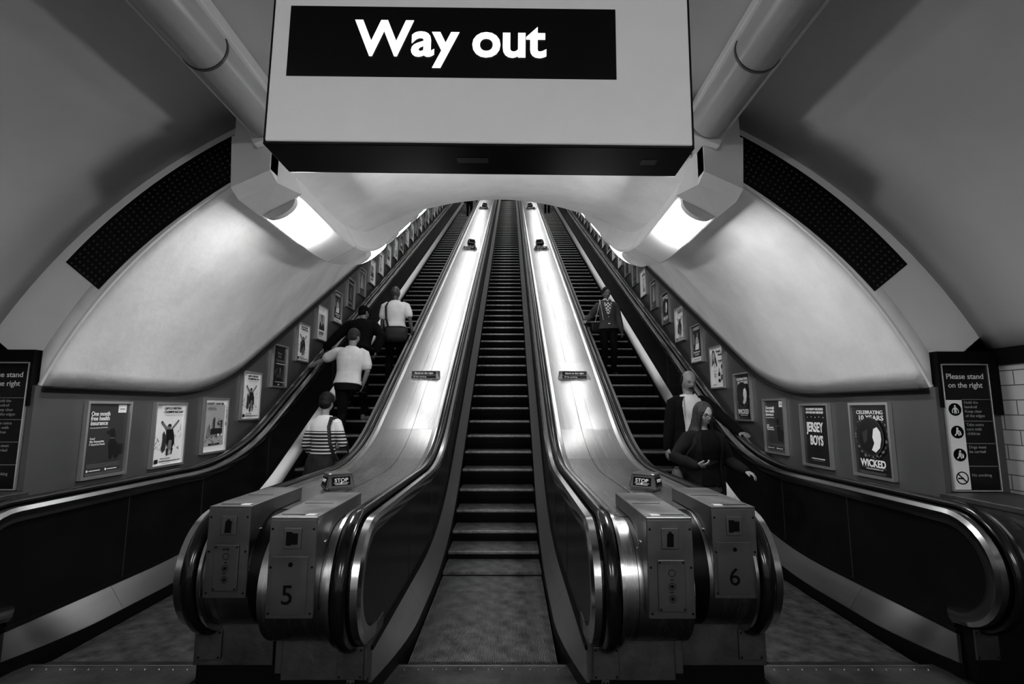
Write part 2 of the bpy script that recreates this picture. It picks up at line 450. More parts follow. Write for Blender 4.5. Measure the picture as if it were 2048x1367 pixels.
# ------------------------------------------------------------------ lighting trunking
def to_polar(phi, cz):  # local frame on vault: returns function (tangential t, inward d) -> x,z
    sp, cp = sin(phi), cos(phi)
    return lambda t, r: (sp * r + cp * t, cz + cp * r - sp * t)
PHI = radians(30.2)
def trunk_sections(s, dif=False):
    f = to_polar(s * PHI, .357)
    if not dif:
        base = [(-.175, 3.39), (-.175, 3.14), (-.155, 3.12), (.155, 3.12), (.175, 3.14), (.175, 3.39)]
    else:
        base = [(-.135, 3.13)] + [(-.135 * cos(t), 3.13 - .075 * sin(t)) for t in [pi * i / 14 for i in range(1, 14)]] + [(.135, 3.13)]
    return [f(s * t + (.0 if not dif else s * .02), r) for t, r in base]
def trunk_mb(s, y0, y1, dif=False, mb=None):
    sec = trunk_sections(s, dif); mb = mb or MB()
    if y1 <= y0: return mb
    n = max(2, int((y1 - y0) / .15) + 1) if y0 < 7 else 2
    Y = [y0 + (y1 - y0) * i / (n - 1) for i in range(n)]
    k = len(sec); vs = [(x, y, z + vshift(y, .5)) for y in Y for x, z in sec]
    fs = [(i * k + j, i * k + (j + 1) % k, (i + 1) * k + (j + 1) % k, (i + 1) * k + j) for i in range(n - 1) for j in range(k)]
    fs += [tuple(range(k)), tuple((n - 1) * k + j for j in range(k - 1, -1, -1))]
    return mb.add(vs, fs)
LBL = {(-1, 0): 'white trunking light with lit diffuser left of the hanging sign', (1, 0): 'white trunking light with lit diffuser right of the hanging sign'}
for s in (-1, 1):
    sd = 'left' if s < 0 else 'right'
    # drop box and level run up to the lip
    root = empty('strip_light', (s * 1.66, 3.45, 3.1), 0, LBL[(s, 0)], 'light')
    L0 = Vector(root.location)
    def bl(mb, name, m, sm=None, root=root, L0=L0):
        o = mb.build(name, m, root, smooth=sm); o.location = -L0; return o
    mb = MB(); xa, xb = sorted((s * 1.53, s * 1.80))
    mb.prism_y([(s * 1.53, 3.20), (s * 1.80, 3.07), (s * 1.80, 3.72), (s * 1.53, 3.80)], 3.385, 3.55)
    A_ = [(1.53, 3.20), (1.80, 3.07), (1.82, 3.45), (1.53, 3.55)]; B_ = [(1.418, 3.14), (1.72, 2.966), (1.88, 3.25), (1.58, 3.42)]
    bevel(bl(mb, 'drop_box', WHITEP), .006); mb = MB(); mb.loft([[(s * x, 3.387, z) for x, z in A_], [(s * x, 3.50, z - .045) for x, z in A_], [(s * x, 3.665, z) for x, z in B_]])
    bl(mb, 'sloping_casing', WHITEP)
    bevel(bl(trunk_mb(s, 3.66, 5.05), 'housing', WHITEP, 30), .004)
    bl(trunk_mb(s, 3.73, 4.30, True), 'diffuser', LAMPM, 50)
    e = trunk_mb(s, 3.67, 3.728, True); bl(e, 'end_cap', WHITEP, 50)
    # unlit tube under the hall vault
    root = empty('tube_light', (s * 1.57, 1.8, 3.62), 0, 'unlit opal tube light under the hall vault left of the hanging sign' if s < 0 else 'unlit opal tube light under the hall vault right of the hanging sign', 'light')
    L0 = Vector(root.location)
    a = atan2(1.57, 3.5); f = to_polar(s * a, .07)
    mb = MB()
    for y0, y1 in ((-.9, .93), (.95, 2.60), (2.62, 3.30)):
        sec = [f(s * (.128 * cos(t)), 3.80 - .128 * sin(t) * 1.05) for t in [pi * i / 18 for i in range(19)]]
        k = len(sec); vs = [(x, y, z) for y in (y0, y1) for x, z in sec]
        mb.add(vs, [(j, (j + 1) % k, k + (j + 1) % k, k + j) for j in range(k)] + [tuple(range(k)), tuple(range(2 * k - 1, k - 1, -1))])
    o = mb.build('opal_tube', TUBEM, root, smooth=40); o.location = -L0
    mb = MB(); sec = [f(s * t, r) for t, r in ((-.15, 4.0), (-.15, 3.8), (.15, 3.8), (.15, 4.0))]
    mb.prism_y(sec, -1, 3.42); o = mb.build('housing', WHITEP, root); o.location = -L0; bevel(o, .006)
    mb = MB()
    for y0 in (.94, 2.61):
        sec = [f(s * (.133 * cos(t)), 3.80 - .133 * sin(t) * 1.05) for t in [pi * i / 18 for i in range(19)]]
        k = len(sec); vs = [(x, y, z) for y in (y0 - .008, y0 + .008) for x, z in sec]
        mb.add(vs, [(j, (j + 1) % k, k + (j + 1) % k, k + j) for j in range(k)] + [tuple(range(k)), tuple(range(2 * k - 1, k - 1, -1))])
    o = mb.build('joint_ring', mat('grey joint', .05, .5), root, smooth=40); o.location = -L0
    mb = MB(); mb.prism_y([f(s * t, r) for t, r in ((-.14, 3.9), (-.14, 3.66), (.14, 3.66), (.14, 3.9))], 3.32, 3.52); o = mb.build('end_box', WHITEP, root); o.location = -L0; bevel(o, .01)
    # shaft luminaires
    g = 'row of trunking lights along the %s haunch of the escalator shaft' % sd
    y = 5.06; first = True
    while y < 30:
        pit = 1.5
        root = empty('shaft_light', (s * 1.6, y, 3.1 + vshift(y, .5)), 0, None, 'light')
        if first: tag(root, 'trunking light just behind the plaster lip on the %s, first up the shaft' % sd)
        else: tag(root, 'white strip light in the row running up the %s side of the shaft vault' % sd, group=g)
        L0 = Vector(root.location)
        o = trunk_mb(s, y, y + pit - .005).build('housing', WHITEP, root, smooth=30); o.location = -L0
        o = trunk_mb(s, y + (.72 if first else .6), y + pit - .12, True).build('diffuser', LAMPS, root, smooth=50); o.location = -L0
        o = trunk_mb(s, y + (.5 if first else .35), y + (.715 if first else .595), True).build('end_cap', WHITEP, root, smooth=50); o.location = -L0
        first = False; y += pit

# hall luminaires behind the viewer
for i, x in enumerate((-1.57, 1.57)):
    root = empty('hall_light', (x, -3.4, 3.5), 0, ('left' if x < 0 else 'right') + ' lit strip light under the hall vault behind the viewer', 'light')
    mb = MB(); mb.box((-.15, -2, .08), (.15, 1.6, .2)); mb.build('housing', WHITEP, root)
    mb = MB(); mb.prism_y([(.125 * cos(t), .08 - .12 * sin(t)) for t in [pi * j / 12 for j in range(13)]], -1.9, 1.5); mb.build('diffuser', HALLM, root, smooth=50)

# ------------------------------------------------------------------ escalators
STEPM = None
def step_mesh(part):
    mb = MB(); hw = .458; pitch = .0102; n = int(2 * hw / pitch)
    # ribbed tread: profile in x, extruded in y
    if part == 'tread':
        pr = []; x = -n * pitch / 2
        for i in range(n):
            pr += [(x, -.009), (x + .0042, -.009), (x + .0046, 0), (x + .0098, 0)]; x += pitch
        k = len(pr); vs = [(a, 0.0, b) for a, b in pr] + [(a, .398, b) for a, b in pr]
        mb.add(vs, [(j, k + j, k + j + 1, j + 1) for j in range(k - 1)])
        # tooth fronts and body
        for i in range(n):
            j = 4 * i; xa, xb = pr[j + 2][0], pr[j + 3][0]
            mb.add([(xa, 0, 0), (xb, 0, 0), (xb, -.002, -.012), (xa, -.002, -.012)], [(0, 3, 2, 1)])
        mb.box((-hw, .001, -.03), (hw, .397, -.0095))
    elif part == 'riser':
        P = [(.004, -.012), (.0, -.06), (.006, -.12), (.03, -.198), (.04, -.198), (.02, -.12), (.014, -.06), (.02, -.03)]
        mb.prism_x(P, -hw, hw)
    return mb.mesh(part, TREAD if part == 'tread' else RISER)
TM, RM = step_mesh('tread'), step_mesh('riser')
NOSM = mat('bright nosing', .42, .4, .8, noise=.5, nscale=14, stretch=(1, .2, .2))
_n = MB(); _n.prism_x([(-.003, -.0022), (.004, -.0005), (.004, -.017), (-.001, -.017)], -.452, .452); NM = _n.mesh('nosing', NOSM)
# nosing positions: arc-length spacing .4 along the step line
nos = []
y = 3.33
while y < YTOP:
    nos.append(y)
    # advance by .4 arc length
    d = .4; yy_ = y
    while d > 0:
        dy = .02; dz = stepz(yy_ + dy) - stepz(yy_); l = math.hypot(dy, dz)
        if l >= d: yy_ += dy * d / l; break
        d -= l; yy_ += dy
    y = yy_
def semicircle(yn, zc, R, a0=-pi / 2 * 1.0, n=18, top=None):
    """from bottom round the front (towards -Y) to the top"""
    return [(yn - R * cos(a), zc + R * sin(a)) for a in [a0 + (pi / 2 - a0) * i / n for i in range(n + 1)]]
def escalator(cx, yn, label, flareL=True):
    R0 = empty('escalator', (cx, 3.3, 0), 0, label, 'escalator'); L0 = Vector(R0.location)
    def B(mb, name, m, sm=None):
        o = mb.build(name, m, R0, smooth=sm); o.location = -L0; return o
    for i, yn_ in enumerate(nos):
        t = bpy.data.objects.new('step', TM); COL.objects.link(t); t.parent = R0
        t.location = Vector((cx, yn_, stepz(yn_))) - L0
        r = bpy.data.objects.new('riser', RM); COL.objects.link(r); r.parent = t
        if i > 4: r = bpy.data.objects.new('nosing', NM); COL.objects.link(r); r.parent = t
    # first piece under the comb
    mb = MB(); mb.box((cx - .56, yn - .35, -.02), (cx + .56, 3.29, .006))
    for i in range(80):
        x = cx - .45 + i * .0114; mb.prism_x([(3.28, .008), (3.28, .0), (3.33, -.004), (3.33, .003)], x, x + .006)
    B(mb, 'comb_plate', COMBM)
    mb = MB(); mb.box((cx - .5, 3.262, .006), (cx + .5, 3.275, .0085)); 
    for i in range(12): mb.tube([(cx - .46 + i * .083, 3.22, .006), (cx - .46 + i * .083, 3.22, .008)], .006, k=8)
    B(mb, 'comb_fixings', mat('bright scratched steel', .25, .4, 1.))
    for s in (-1, 1):
        X = lambda d: cx + s * d
        # lower black skirting
        yk = ys(yn + .0, YEND)
        xl = lambda y: .468 + .11 * max(0, min(1, (3.75 - y) / (3.75 - yn))) ** 1.8
        xu = lambda y: .578
        zl = lambda y: stepz(y) + .085 - .02 * min(1, max(0, (y - 4.5) / 2))
        zu = lambda y: stepz(y) + .245 - .045 * min(1, max(0, (y - 4.5) / 2))
        mb = MB()
        mb.strip([(X(xl(y)), y, zl(y) - .004) for y in yk], [(X(xl(y)), y, stepz(y) - (.1 if y > 3.3 else .0)) for y in yk],
                 [(X(xl(y) + .03), y, stepz(y) - (.1 if y > 3.3 else .0)) for y in yk], [(X(xl(y) + .03), y, zl(y) - .004) for y in yk])
        B(mb, 'lower_skirt', SKIRTB)
        # bright bevelled skirt in lengths
        cuts = [yn, 3.93, 6.0] + [8 + 2.4 * i for i in range(10)] + [YEND]
        for a, b in zip(cuts, cuts[1:]):
            if a >= b: continue
            q = [y for y in ys(yn, YEND) if a + .03 < y < b - .03]; q = [a + .0015] + q + [b - .0015]
            mb = MB()
            mb.strip([(X(xl(y)), y, zl(y)) for y in q], [(X(xu(y)), y, zu(y)) for y in q], [(X(xu(y) + .02), y, zu(y) - .01) for y in q], [(X(xl(y) + .02), y, zl(y) - .03) for y in q])
            B(mb, 'skirt', STEEL, 30)
        # dark gasket above skirt
        mb = MB(); mb.strip([(X(.572), y, zu(y) + .0) for y in yk], [(X(.575), y, zu(y) + .022) for y in yk], [(X(.605), y, zu(y) + .022) for y in yk], [(X(.605), y, zu(y)) for y in yk])
        B(mb, 'gasket', BLACK)
        # balustrade panels
        zc = .625; Rn = .29
        pc = [yn, 3.98 if abs(cx) < 1 else 4.05, 5.0, 6.3] + [8.4 + 3.0 * i for i in range(8)] + [YEND]
        for i, (a, b) in enumerate(zip(pc, pc[1:])):
            if i == 0:
                top = [(y, railz(y)) for y in (b - .002,)]
                fr = semicircle(yn, zc, Rn, -pi / 2)
                poly = [(b - .002, zu(b) + .02), (b - .002, railz(b))] + list(reversed(fr)) + [(yn + .03, zu(yn) + .02)]
            else:
                q = [y for y in ys(yn, YEND) if a + .03 < y < b - .03]; q = [a + .002] + q + [b - .002]
                poly = [(y, zu(y) + .015) for y in q] + [(y, railz(y) - .01) for y in reversed(q)]
            mb = MB(); mb.prism_x(poly, X(.590), X(.610)); B(mb, 'side_panel', DARKP)
            if i:
                mb = MB(); ya = a; mb.box((min(X(.586), X(.6)), ya - .005, zu(ya) + .02), (max(X(.586), X(.6)), ya + .005, railz(ya) - .03)); B(mb, 'cover_strip', mat('joint strip', .04, .35, .6))
        # rail path
        yr = [y for y in ys(yn, YEND) if y > yn + .05]
        rail = semicircle(yn, zc, Rn) + [(y, railz(y)) for y in yr]
        mb = MB(); mb.sweep([(yn + .03, zc - Rn - .006)] + rail, [(X(.572), -.05), (X(.566), -.03), (X(.566), .01), (X(.580), .034), (X(.615), .036), (X(.615), -.05)])
        B(mb, 'trim_band', TRIM, 30)
        mb = MB(); mb.sweep(rail, [(X(.612), -.01), (X(.612), .03), (X(.726), .03), (X(.726), -.01)]); B(mb, 'rail_track', BLACKG)
        hr = [(.037 * cos(t), .052 + .024 * sin(t)) for t in [2 * pi * i / 14 for i in range(14)]]
        mb = MB(); mb.sweep([(rail[0][0] + .16, rail[0][1] - .03), (rail[0][0] + .08, rail[0][1] - .008)] + rail, [(X(.667) + a, b) for a, b in hr]); B(mb, 'handrail', RUBBER, 60)
        mb = MB(); mb.sweep(rail, [(X(.712), .02), (X(.712), .052), (X(.728), .052), (X(.728), .02)]); B(mb, 'outer_guide', TRIM, 30)
        # foot plate where the handrail runs in
        mb = MB(); mb.box((min(X(.60), X(.735)), yn - .095, .14), (max(X(.60), X(.735)), yn - .085, .30)); o = B(mb, 'entry_plate', STEELF); bevel(o, .003)
        mb = MB()
        for a, b in ((.612, .155), (.722, .155), (.612, .285), (.722, .285)): MB().tube([(X(a), yn - .097, b), (X(a), yn - .094, b)], .006, k=8).build('screw', BLACK, o)
        # outside rubber collar at the foot of the newel
        mb = MB(); mb.tube([(X(.667), yn - .02, .31), (X(.667), yn - .0, .20)], [.05, .055], k=14, flat=.9); B(mb, 'handrail_collar', RUBBER, 60)
    return R0
SX = 2.19
esc0 = escalator(0, 2.93, 'middle escalator between the two steel decks, empty, running straight up')
escL = escalator(-SX, 3.14, 'left escalator beside the poster wall, carrying people seen from behind')
escR = escalator(SX, 3.14, 'right escalator beside the poster wall, bringing people down')

# ------------------------------------------------------------------ medians (steel decks) between the escalators
def tiltM(c, ax, ay): return Matrix.Translation(c) @ Matrix.Rotation(ax, 4, 'X') @ Matrix.Rotation(ay, 4, 'Y') @ Matrix.Translation(-Vector(c))
for s in (-1, 1):
    sd = 'left' if s < 0 else 'right'
    R0 = empty('escalator_deck', (s * 1.1, 3.0, 0), 0, 'brushed steel deck between the middle and %s escalators' % sd, 'deck'); L0 = Vector(R0.location)
    def B(mb, name, m, sm=None, par=None):
        o = mb.build(name, m, par or R0, smooth=sm); o.location = -L0; return o
    cols = [(.728, .775), (.778, 1.03), (1.033, 1.165), (1.168, 1.415), (1.418, 1.468)]
    rows = [2.95, 3.85, 4.75, 5.5, 6.25] + [7.92 + 1.67 * i for i in range(14)] + [YEND]
    zd = lambda y: railz(y) + .018
    for ci, (xa, xb) in enumerate(cols):
        if ci in (0, 4):
            mb = MB(); q = ys(2.95 if ci == 0 else 3.16, YEND)
            mb.strip([(s * xa, y, zd(y) + (.006 if ci == 0 else .0)) for y in q], [(s * xb, y, zd(y) + (.0 if ci == 0 else .006)) for y in q],
                     [(s * xb, y, zd(y) - .03) for y in q], [(s * xa, y, zd(y) - .03) for y in q])
            B(mb, 'edge_strip', STEELD, 30); continue
        for a, b in zip(rows, rows[1:]):
            if ci >= 2: a = max(a, 3.16)
            q = [y for y in ys(2.9, YEND) if a + .03 < y < b - .03]; q = [a + .0015] + q + [b - .0015]
            mb = MB(); e = (.004 if ci == 2 else 0)
            mb.strip([(s * xa, y, zd(y) + e) for y in q], [(s * xb, y, zd(y) + e) for y in q], [(s * xb, y, zd(y) - .03) for y in q], [(s * xa, y, zd(y) - .03) for y in q])
            o = B(mb, 'deck_panel', STEELD, 30)
            if a > 5.6:
                c = Vector((s * (xa + xb) / 2, (a + b) / 2, zd((a + b) / 2)))
                Mt = tiltM(c, radians(random.uniform(-.12, .12)), radians(random.uniform(-.35, .35)))
                o.matrix_local = Matrix.Translation(-L0) @ Mt
    mb = MB(); mb.box((min(s * 1.033, s * 1.075), 2.95, .90), (max(s * 1.033, s * 1.075), 3.157, .934)); B(mb, 'deck_panel', STEELD)
    # dark liner under the joints
    mb = MB(); q = ys(2.95, YEND); xo = lambda y: 1.07 if y < 3.15 else 1.465
    mb.strip([(s * .73, y, zd(y) - .02) for y in q], [(s * xo(y), y, zd(y) - .02) for y in q], [(s * xo(y), y, zd(y) - .06) for y in q], [(s * .73, y, zd(y) - .06) for y in q])
    B(mb, 'liner', BLACK)
    # rounded front wraps
    for xa, xb, yn, zz in ((.728, .80, 2.93, 0), (.803, 1.075, 2.93, 0), (1.076, 1.225, 3.14, 1), (1.228, 1.40, 3.14, 0), (1.403, 1.468, 3.14, 0)):
        mb = MB(); p = semicircle(yn, .625, .308, -pi / 2 * .92, 26) + [(yn + .04, .933)]
        mb.sweep(p, [(s * xa, 0), (s * xb, 0), (s * xb, -.03), (s * xa, -.03)]); B(mb, 'front_wrap', BLACKG if zz else STEELD, 30)
    # side cheeks, foot casing and black plinth
    mb = MB()
    for x, yn, y1 in ((1.075, 2.93, 3.3),):
        mb.prism_x(semicircle(yn, .625, .29, -pi / 2, 20) + [(y1, .915), (y1, .335)], s * x, s * (x - .004))
    B(mb, 'end_cheek', BLACKG)
    mb = MB(); mb.box((min(s * .585, s * 1.035), 2.855, .128), (max(s * .585, s * 1.035), 3.2, .34)); o = B(mb, 'foot_casing', STEELF); bevel(o, .004)
    mb = MB(); mb.box((min(s * 1.036, s * 1.10), 2.93, .10), (max(s * 1.036, s * 1.10), 3.2, .33)); o = B(mb, 'foot_casing', STEELF); bevel(o, .004)
    mb = MB(); mb.box((min(s * 1.101, s * 1.615), 3.06, .105), (max(s * 1.17, s * 1.615), 3.4, .345)); o = B(mb, 'foot_casing', STEELF); bevel(o, .004)
    mb = MB(); mb.box((min(s * .595, s * 1.095), 2.885, 0), (max(s * .595, s * 1.095), 3.25, .127)); mb.box((min(s * 1.10, s * 1.605), 3.08, 0), (max(s * 1.165, s * 1.605), 3.25, .104)); B(mb, 'plinth', BLACK)
    mb = MB(); mb.box((min(s * .645, s * .685), 2.848, .05), (max(s * .645, s * .685), 2.856, .145)); 
    o = B(mb, 'bracket', STEELP); mb = MB()
    for dx in (.655, .675): MB().tube([(s * dx, 2.846, .12), (s * dx, 2.85, .12)], .005, k=8).build('screw', BLACK, o)
    # outer side: capping between the outer handrail and the wall
    R1 = empty('wall_side_capping', (s * 3.0, 3.2, 0), 0, 'grey metal capping along the foot of the %s poster wall' % sd, 'capping'); L1 = Vector(R1.location)
    q = ys(3.56, YEND)
    mb = MB(); mb.strip([(s * 2.925, y, railz(y) + .02) for y in q], [(s * 3.098, y, railz(y) - .15) for y in q], [(s * 3.098, y, railz(y) - .2) for y in q], [(s * 2.925, y, railz(y) - .2) for y in q])
    o = mb.build('capping', mat('grey capping', .16, .4, .7, noise=.1, nscale=3), R1); o.location = -L1
    mb = MB(); p = semicircle(3.14, .625, .29, -pi / 2, 20) + [(3.56, .925), (3.56, .335)]
    mb.prism_x(p, s * 2.925, s * 3.075); o = mb.build('newel_casing', STEELP, R1); o.location = -L1; bevel(o, .006)
    mb = MB(); mb.box((min(s * 2.80, s * 3.075), 3.06, 0.0), (max(s * 2.80, s * 3.075), 3.5, .32)); o = mb.build('foot_casing', SKIRTB, R1); o.location = -L1

# ------------------------------------------------------------------ control cabinets on the deck fronts
CAB = [(-1.455, -1.23, 2.83, 'steel control cabinet with round keyholes, outer one of the left pair', 'keys', 0),
       (-1.0, -.771, 2.56, 'steel control cabinet with a large black figure five, inner one of the left pair', '5', 1),
       (.828, 1.052, 2.56, 'steel control cabinet with round keyholes, inner one of the right pair', 'keys', 1),
       (1.25, 1.488, 2.83, 'steel control cabinet with a large black figure six, outer one of the right pair', '6', 0)]
for xa, xb, yf, label, kind, inner_ in CAB:
    yn = 2.93 if inner_ else 3.14; zt = 1.012; zb = .545
    R0 = empty('control_cabinet', ((xa + xb) / 2, yf, zb), 0, label, 'control cabinet'); L0 = Vector(R0.location)
    mb = MB()
    arc = semicircle(yn, .625, .312, 0.0, 10)
    arc = [p for p in arc if p[1] > zb + .02]
    yb = yn + .36
    poly = [(yf, zb), (yf, zt), (yb, zt), (yb, .936), (yn + .02, .937)] + [p for p in reversed(arc)][1:] + [(arc[0][0] , zb)]
    mb.prism_x(poly, xa, xb); o = mb.build('casing', STEELP, R0); o.location = -L0; bevel(o, .004)
    w = (xb - xa) / 2; hh = zt - zb
    mb = MB(); mb.box((-w + .002, -.003, .002), (w - .002, .001, hh - .012)); fp = mb.build('front_plate', STEELP, R0); bevel(fp, .002)
    mb = MB()
    for x in (-w + .015, w - .015):
        for z in (.025, .235, hh - .055): MB().tube([(x, -.0055, z), (x, -.002, z)], .0055, k=10).build('screw', BLACK, fp)
    # square flange with black key slot
    mb = MB(); cz = hh - .098; mb.box((-.042, -.009, cz - .05), (.042, -.002, cz + .05)); fl = bevel(mb.build('switch_plate', STEELP, R0), .003)
    mb = MB()
    if kind == 'keys': mb.prism_y([(-.017, cz - .037), (.014, cz - .037), (.016, cz + .022), (.006, cz + .026), (.004, cz + .034), (-.004, cz + .034), (-.007, cz + .026), (-.014, cz + .024)], -.014, -.007)
    else: mb.prism_y([(-.03, cz - .033), (-.006, cz - .033), (-.006, cz - .028), (.026, cz - .028), (.026, cz + .024), (.002, cz + .024), (-.004, cz + .031), (-.03, cz + .031)], -.012, -.007)
    mb.build('key_switch', BLACK, fl)
    if kind == 'keys':
        mb = MB(); mb.box((-.066, -.012, .035), (.066, -.002, .272)); bp = bevel(mb.build('button_panel', STEELP, R0), .003)
        mb = MB()
        for z in (.212, .152, .095):
            mb.add(*(lambda z: ([(r * cos(t), -.0135, z + r * sin(t)) for r in (.0175, .0145) for t in [2 * pi * i / 20 for i in range(20)]], [(i, (i + 1) % 20, 20 + (i + 1) % 20, 20 + i) for i in range(20)]))(z))
        for z in (.152, .095): mb.tube([(0, -.015, z), (0, -.012, z)], .008, k=12)
        put_text(mb, 'ON', -.007, .178, .01, -.0135); put_text(mb, 'TEST', -.014, .121, .01, -.0135)
        if xa < 0: put_text(mb, 'OTIS', -.02, .243, .016, -.0135, bold=.01)
        for x in (-.056, .056):
            for z in (.047, .260): MB().tube([(x, -.014, z), (x, -.011, z)], .005, k=8).build('screw', BLACK, bp)
        mb.build('keyholes', INK, bp)
    else:
        mb = MB(); mb.box((-w + .02, -.0065, .02), (w - .035, -.002, .285)); bp = bevel(mb.build('number_plate', STEELP, R0), .0015)
        mb = MB(); put_text(mb, kind, -.012, .068, .125, -.0085, bold=.004, align='CENTER'); mb.tube([(-.003, -.0085, .248), (-.003, -.006, .248)], .011, k=16)
        mb.build('number', INK, bp)
    # lid details on top
    mb = MB(); mb.box((-w + .03, .055, zt - zb), (w - .02, .064, zt - zb + .002)); mb.box((-w + .02, .36, zt - zb), (w - .05, .363, zt - zb + .002)); mb.build('lid_slot', BLACK, R0)
    sx = 1 if xa < 0 else -1
    mb = MB(); mb.box((sx * (w - .055) - .02, .03, zt - zb), (sx * (w - .055) + .025, .052, zt - zb + .004)); mb.box((sx * (w - .05) - .02, .056, zt - zb), (sx * (w - .05) + .025, .07, zt - zb + .003)); mb.build('label_tag', PAPER, R0)
    mb = MB(); mb.box((-sx * (w) - .002, .09, hh - .135), (-sx * (w) + .002, .11, hh - .131)) if False else mb.ell((-sx * 0 + (w if xa < 0 else -w), .12, hh - .14), (.008, .016, .006)); mb.build('side_lock', TRIM, R0)

# ------------------------------------------------------------------ STOP boxes
def stop_box(x, y, z, rz, sc, label, rx=0., words=True):
    R0 = empty('stop_box', (x, y, z), rz, label, 'stop button box'); R0.rotation_euler = (rx, 0, rz); R0.scale = (sc,) * 3
    mb = MB(); a, b = .105, .085; c, d = .088, .068; q = .012
    def ring(w, l, zz): return [(-w + q, -l, zz), (w - q, -l, zz), (w, -l + q, zz), (w, l - q, zz), (w - q, l, zz), (-w + q, l, zz), (-w, l - q, zz), (-w, -l + q, zz)]
    mb.loft([ring(a * .85, b * .85, 0), ring(a, b, .025), ring(c, d, .105), ring(c, d, .118), ring(c * .9, d * .9, .126)]); mb.build('body', STEELP, R0)
    mb = MB(); mb.box((-.085, -.07, -.004), (.085, .07, .004)); mb.build('base', BLACK, R0)
    tl = math.atan((b - d) / .08)
    M = Matrix.Translation((0, -b, .025)) @ Matrix.Rotation(-tl, 4, 'X')
    mb = MB(); mb.box((-.068, -.004, .012), (.068, .0, .074), M=M); p = mb.build('button_face', BLACK, R0)
    if words:
        mb = MB(); put_text(mb, 'STOP', 0, .038, .036, -.0055, bold=.015, align='CENTER', M=M, width=.1)
        mb.box((-.055, -.0055, .028), (.055, -.004, .031), M=M); mb.ell((0, -.005, .0295), (.007, .003, .007), M=M); mb.box((-.045, -.0055, .018), (.045, -.004, .022), M=M)
        mb.build('lettering', SLETTER, p)
    for sx in (-1, 1):
        M2 = Matrix.Translation((sx * a, 0, .025)) @ Matrix.Rotation(sx * pi / 2, 4, 'Z') @ Matrix.Rotation(-math.atan((a - c) / .08), 4, 'X')
        mb = MB(); mb.box((-.05, -.004, .012), (.05, .0, .074), M=M2); p = mb.build('button_face', BLACK, R0)
        if words:
            mb = MB(); put_text(mb, 'STOP', 0, .038, .03, -.0055, bold=.015, align='CENTER', M=M2, width=.075); mb.build('lettering', SLETTER, p)
    return R0
stop_box(-1.135, 3.93, .934, radians(36), 1, 'steel box with the word STOP on the left deck behind the front cabinets')
stop_box(1.19, 3.93, .934, radians(-36), 1, 'steel box with the word STOP on the right deck behind the front cabinets')

# ------------------------------------------------------------------ "Stand on the right" wedges on the decks
def wedge(x, y, label, full=True):
    z = railz(y) + .018
    R0 = empty('deck_sign', (x, y, z), 0, label, 'sign'); R0.rotation_euler = (0, 0, 0)
    # trapezoid front, leaning back, sits on a 30 degree slope
    wb, wt, hf = .245, .18, .125
    mb = MB()
    P = [(-wb, 0, 0), (wb, 0, 0), (wt, .035, hf), (-wt, .035, hf), (-wb * .85, .24, .138), (wb * .85, .24, .138)]
    mb.add(P, [(0, 1, 2, 3), (3, 2, 5, 4), (0, 3, 4), (1, 5, 2), (0, 4, 5, 1)]); bevel(mb.build('casing', STEELP, R0), .003)
    mb = MB(); mb.add([(-wb, -.004, -.008), (wb, -.004, -.008), (wb, .02, -.001), (-wb, .02, -.001), (-wb * .86, .012, -.055), (wb * .86, .012, -.055)], [(0, 1, 2, 3), (0, 4, 5, 1), (4, 3, 2, 5), (0, 3, 4), (1, 5, 2)])
    mb.build('front_lip', STEELP, R0)
    tl = math.atan(.035 / hf); M = Matrix.Rotation(-tl, 4, 'X')
    mb = MB(); mb.box((-.178, -.004, .066), (.178, .001, .122), M=M); mb.box((-.178, -.004, .012), (.178, .001, .058), M=M); p = mb.build('text_plate', BLACKG, R0)
    mb = MB(); put_text(mb, 'Stand on the right', 0, .08, .036, -.0055, bold=.012, align='CENTER', M=M, width=.27)
    put_text(mb, 'No smoking', -.115, .026, .026, -.0055, align='LEFT', M=M, width=.15)
    r0, r1 = .012, .009
    mb.add([(-.137 + r * cos(t), -.0055, .035 + r * sin(t)) for r in (r0, r1) for t in [2 * pi * i / 14 for i in range(14)]], [(i, (i + 1) % 14, 14 + (i + 1) % 14, 14 + i) for i in range(14)], M=M)
    mb.build('lettering', SLETTER, p)
def deck_y(py, x):   # depth of a deck row
    return py
for s in (-1, 1):
    sd = 'left' if s < 0 else 'right'
    wedge(s * 1.105, 7.42, 'black and steel wedge sign reading Stand on the right, nearest one on the %s deck' % sd)
    wedge(s * 1.105, 15.05, 'small wedge sign reading Stand on the right, second one up the %s deck' % sd)
    wedge(s * 1.105, 22.7, 'tiny wedge sign near the top of the %s deck' % sd)
    for y, nm in ((15.75, 'cube shaped stop box on the %s deck above the second wedge sign'), (23.5, 'cube shaped stop box near the top of the %s deck')):
        stop_box(s * 1.10, y, railz(y) + .0, radians(20) * -s, 1.15, nm % sd, rx=0, words=False).location.z += .02

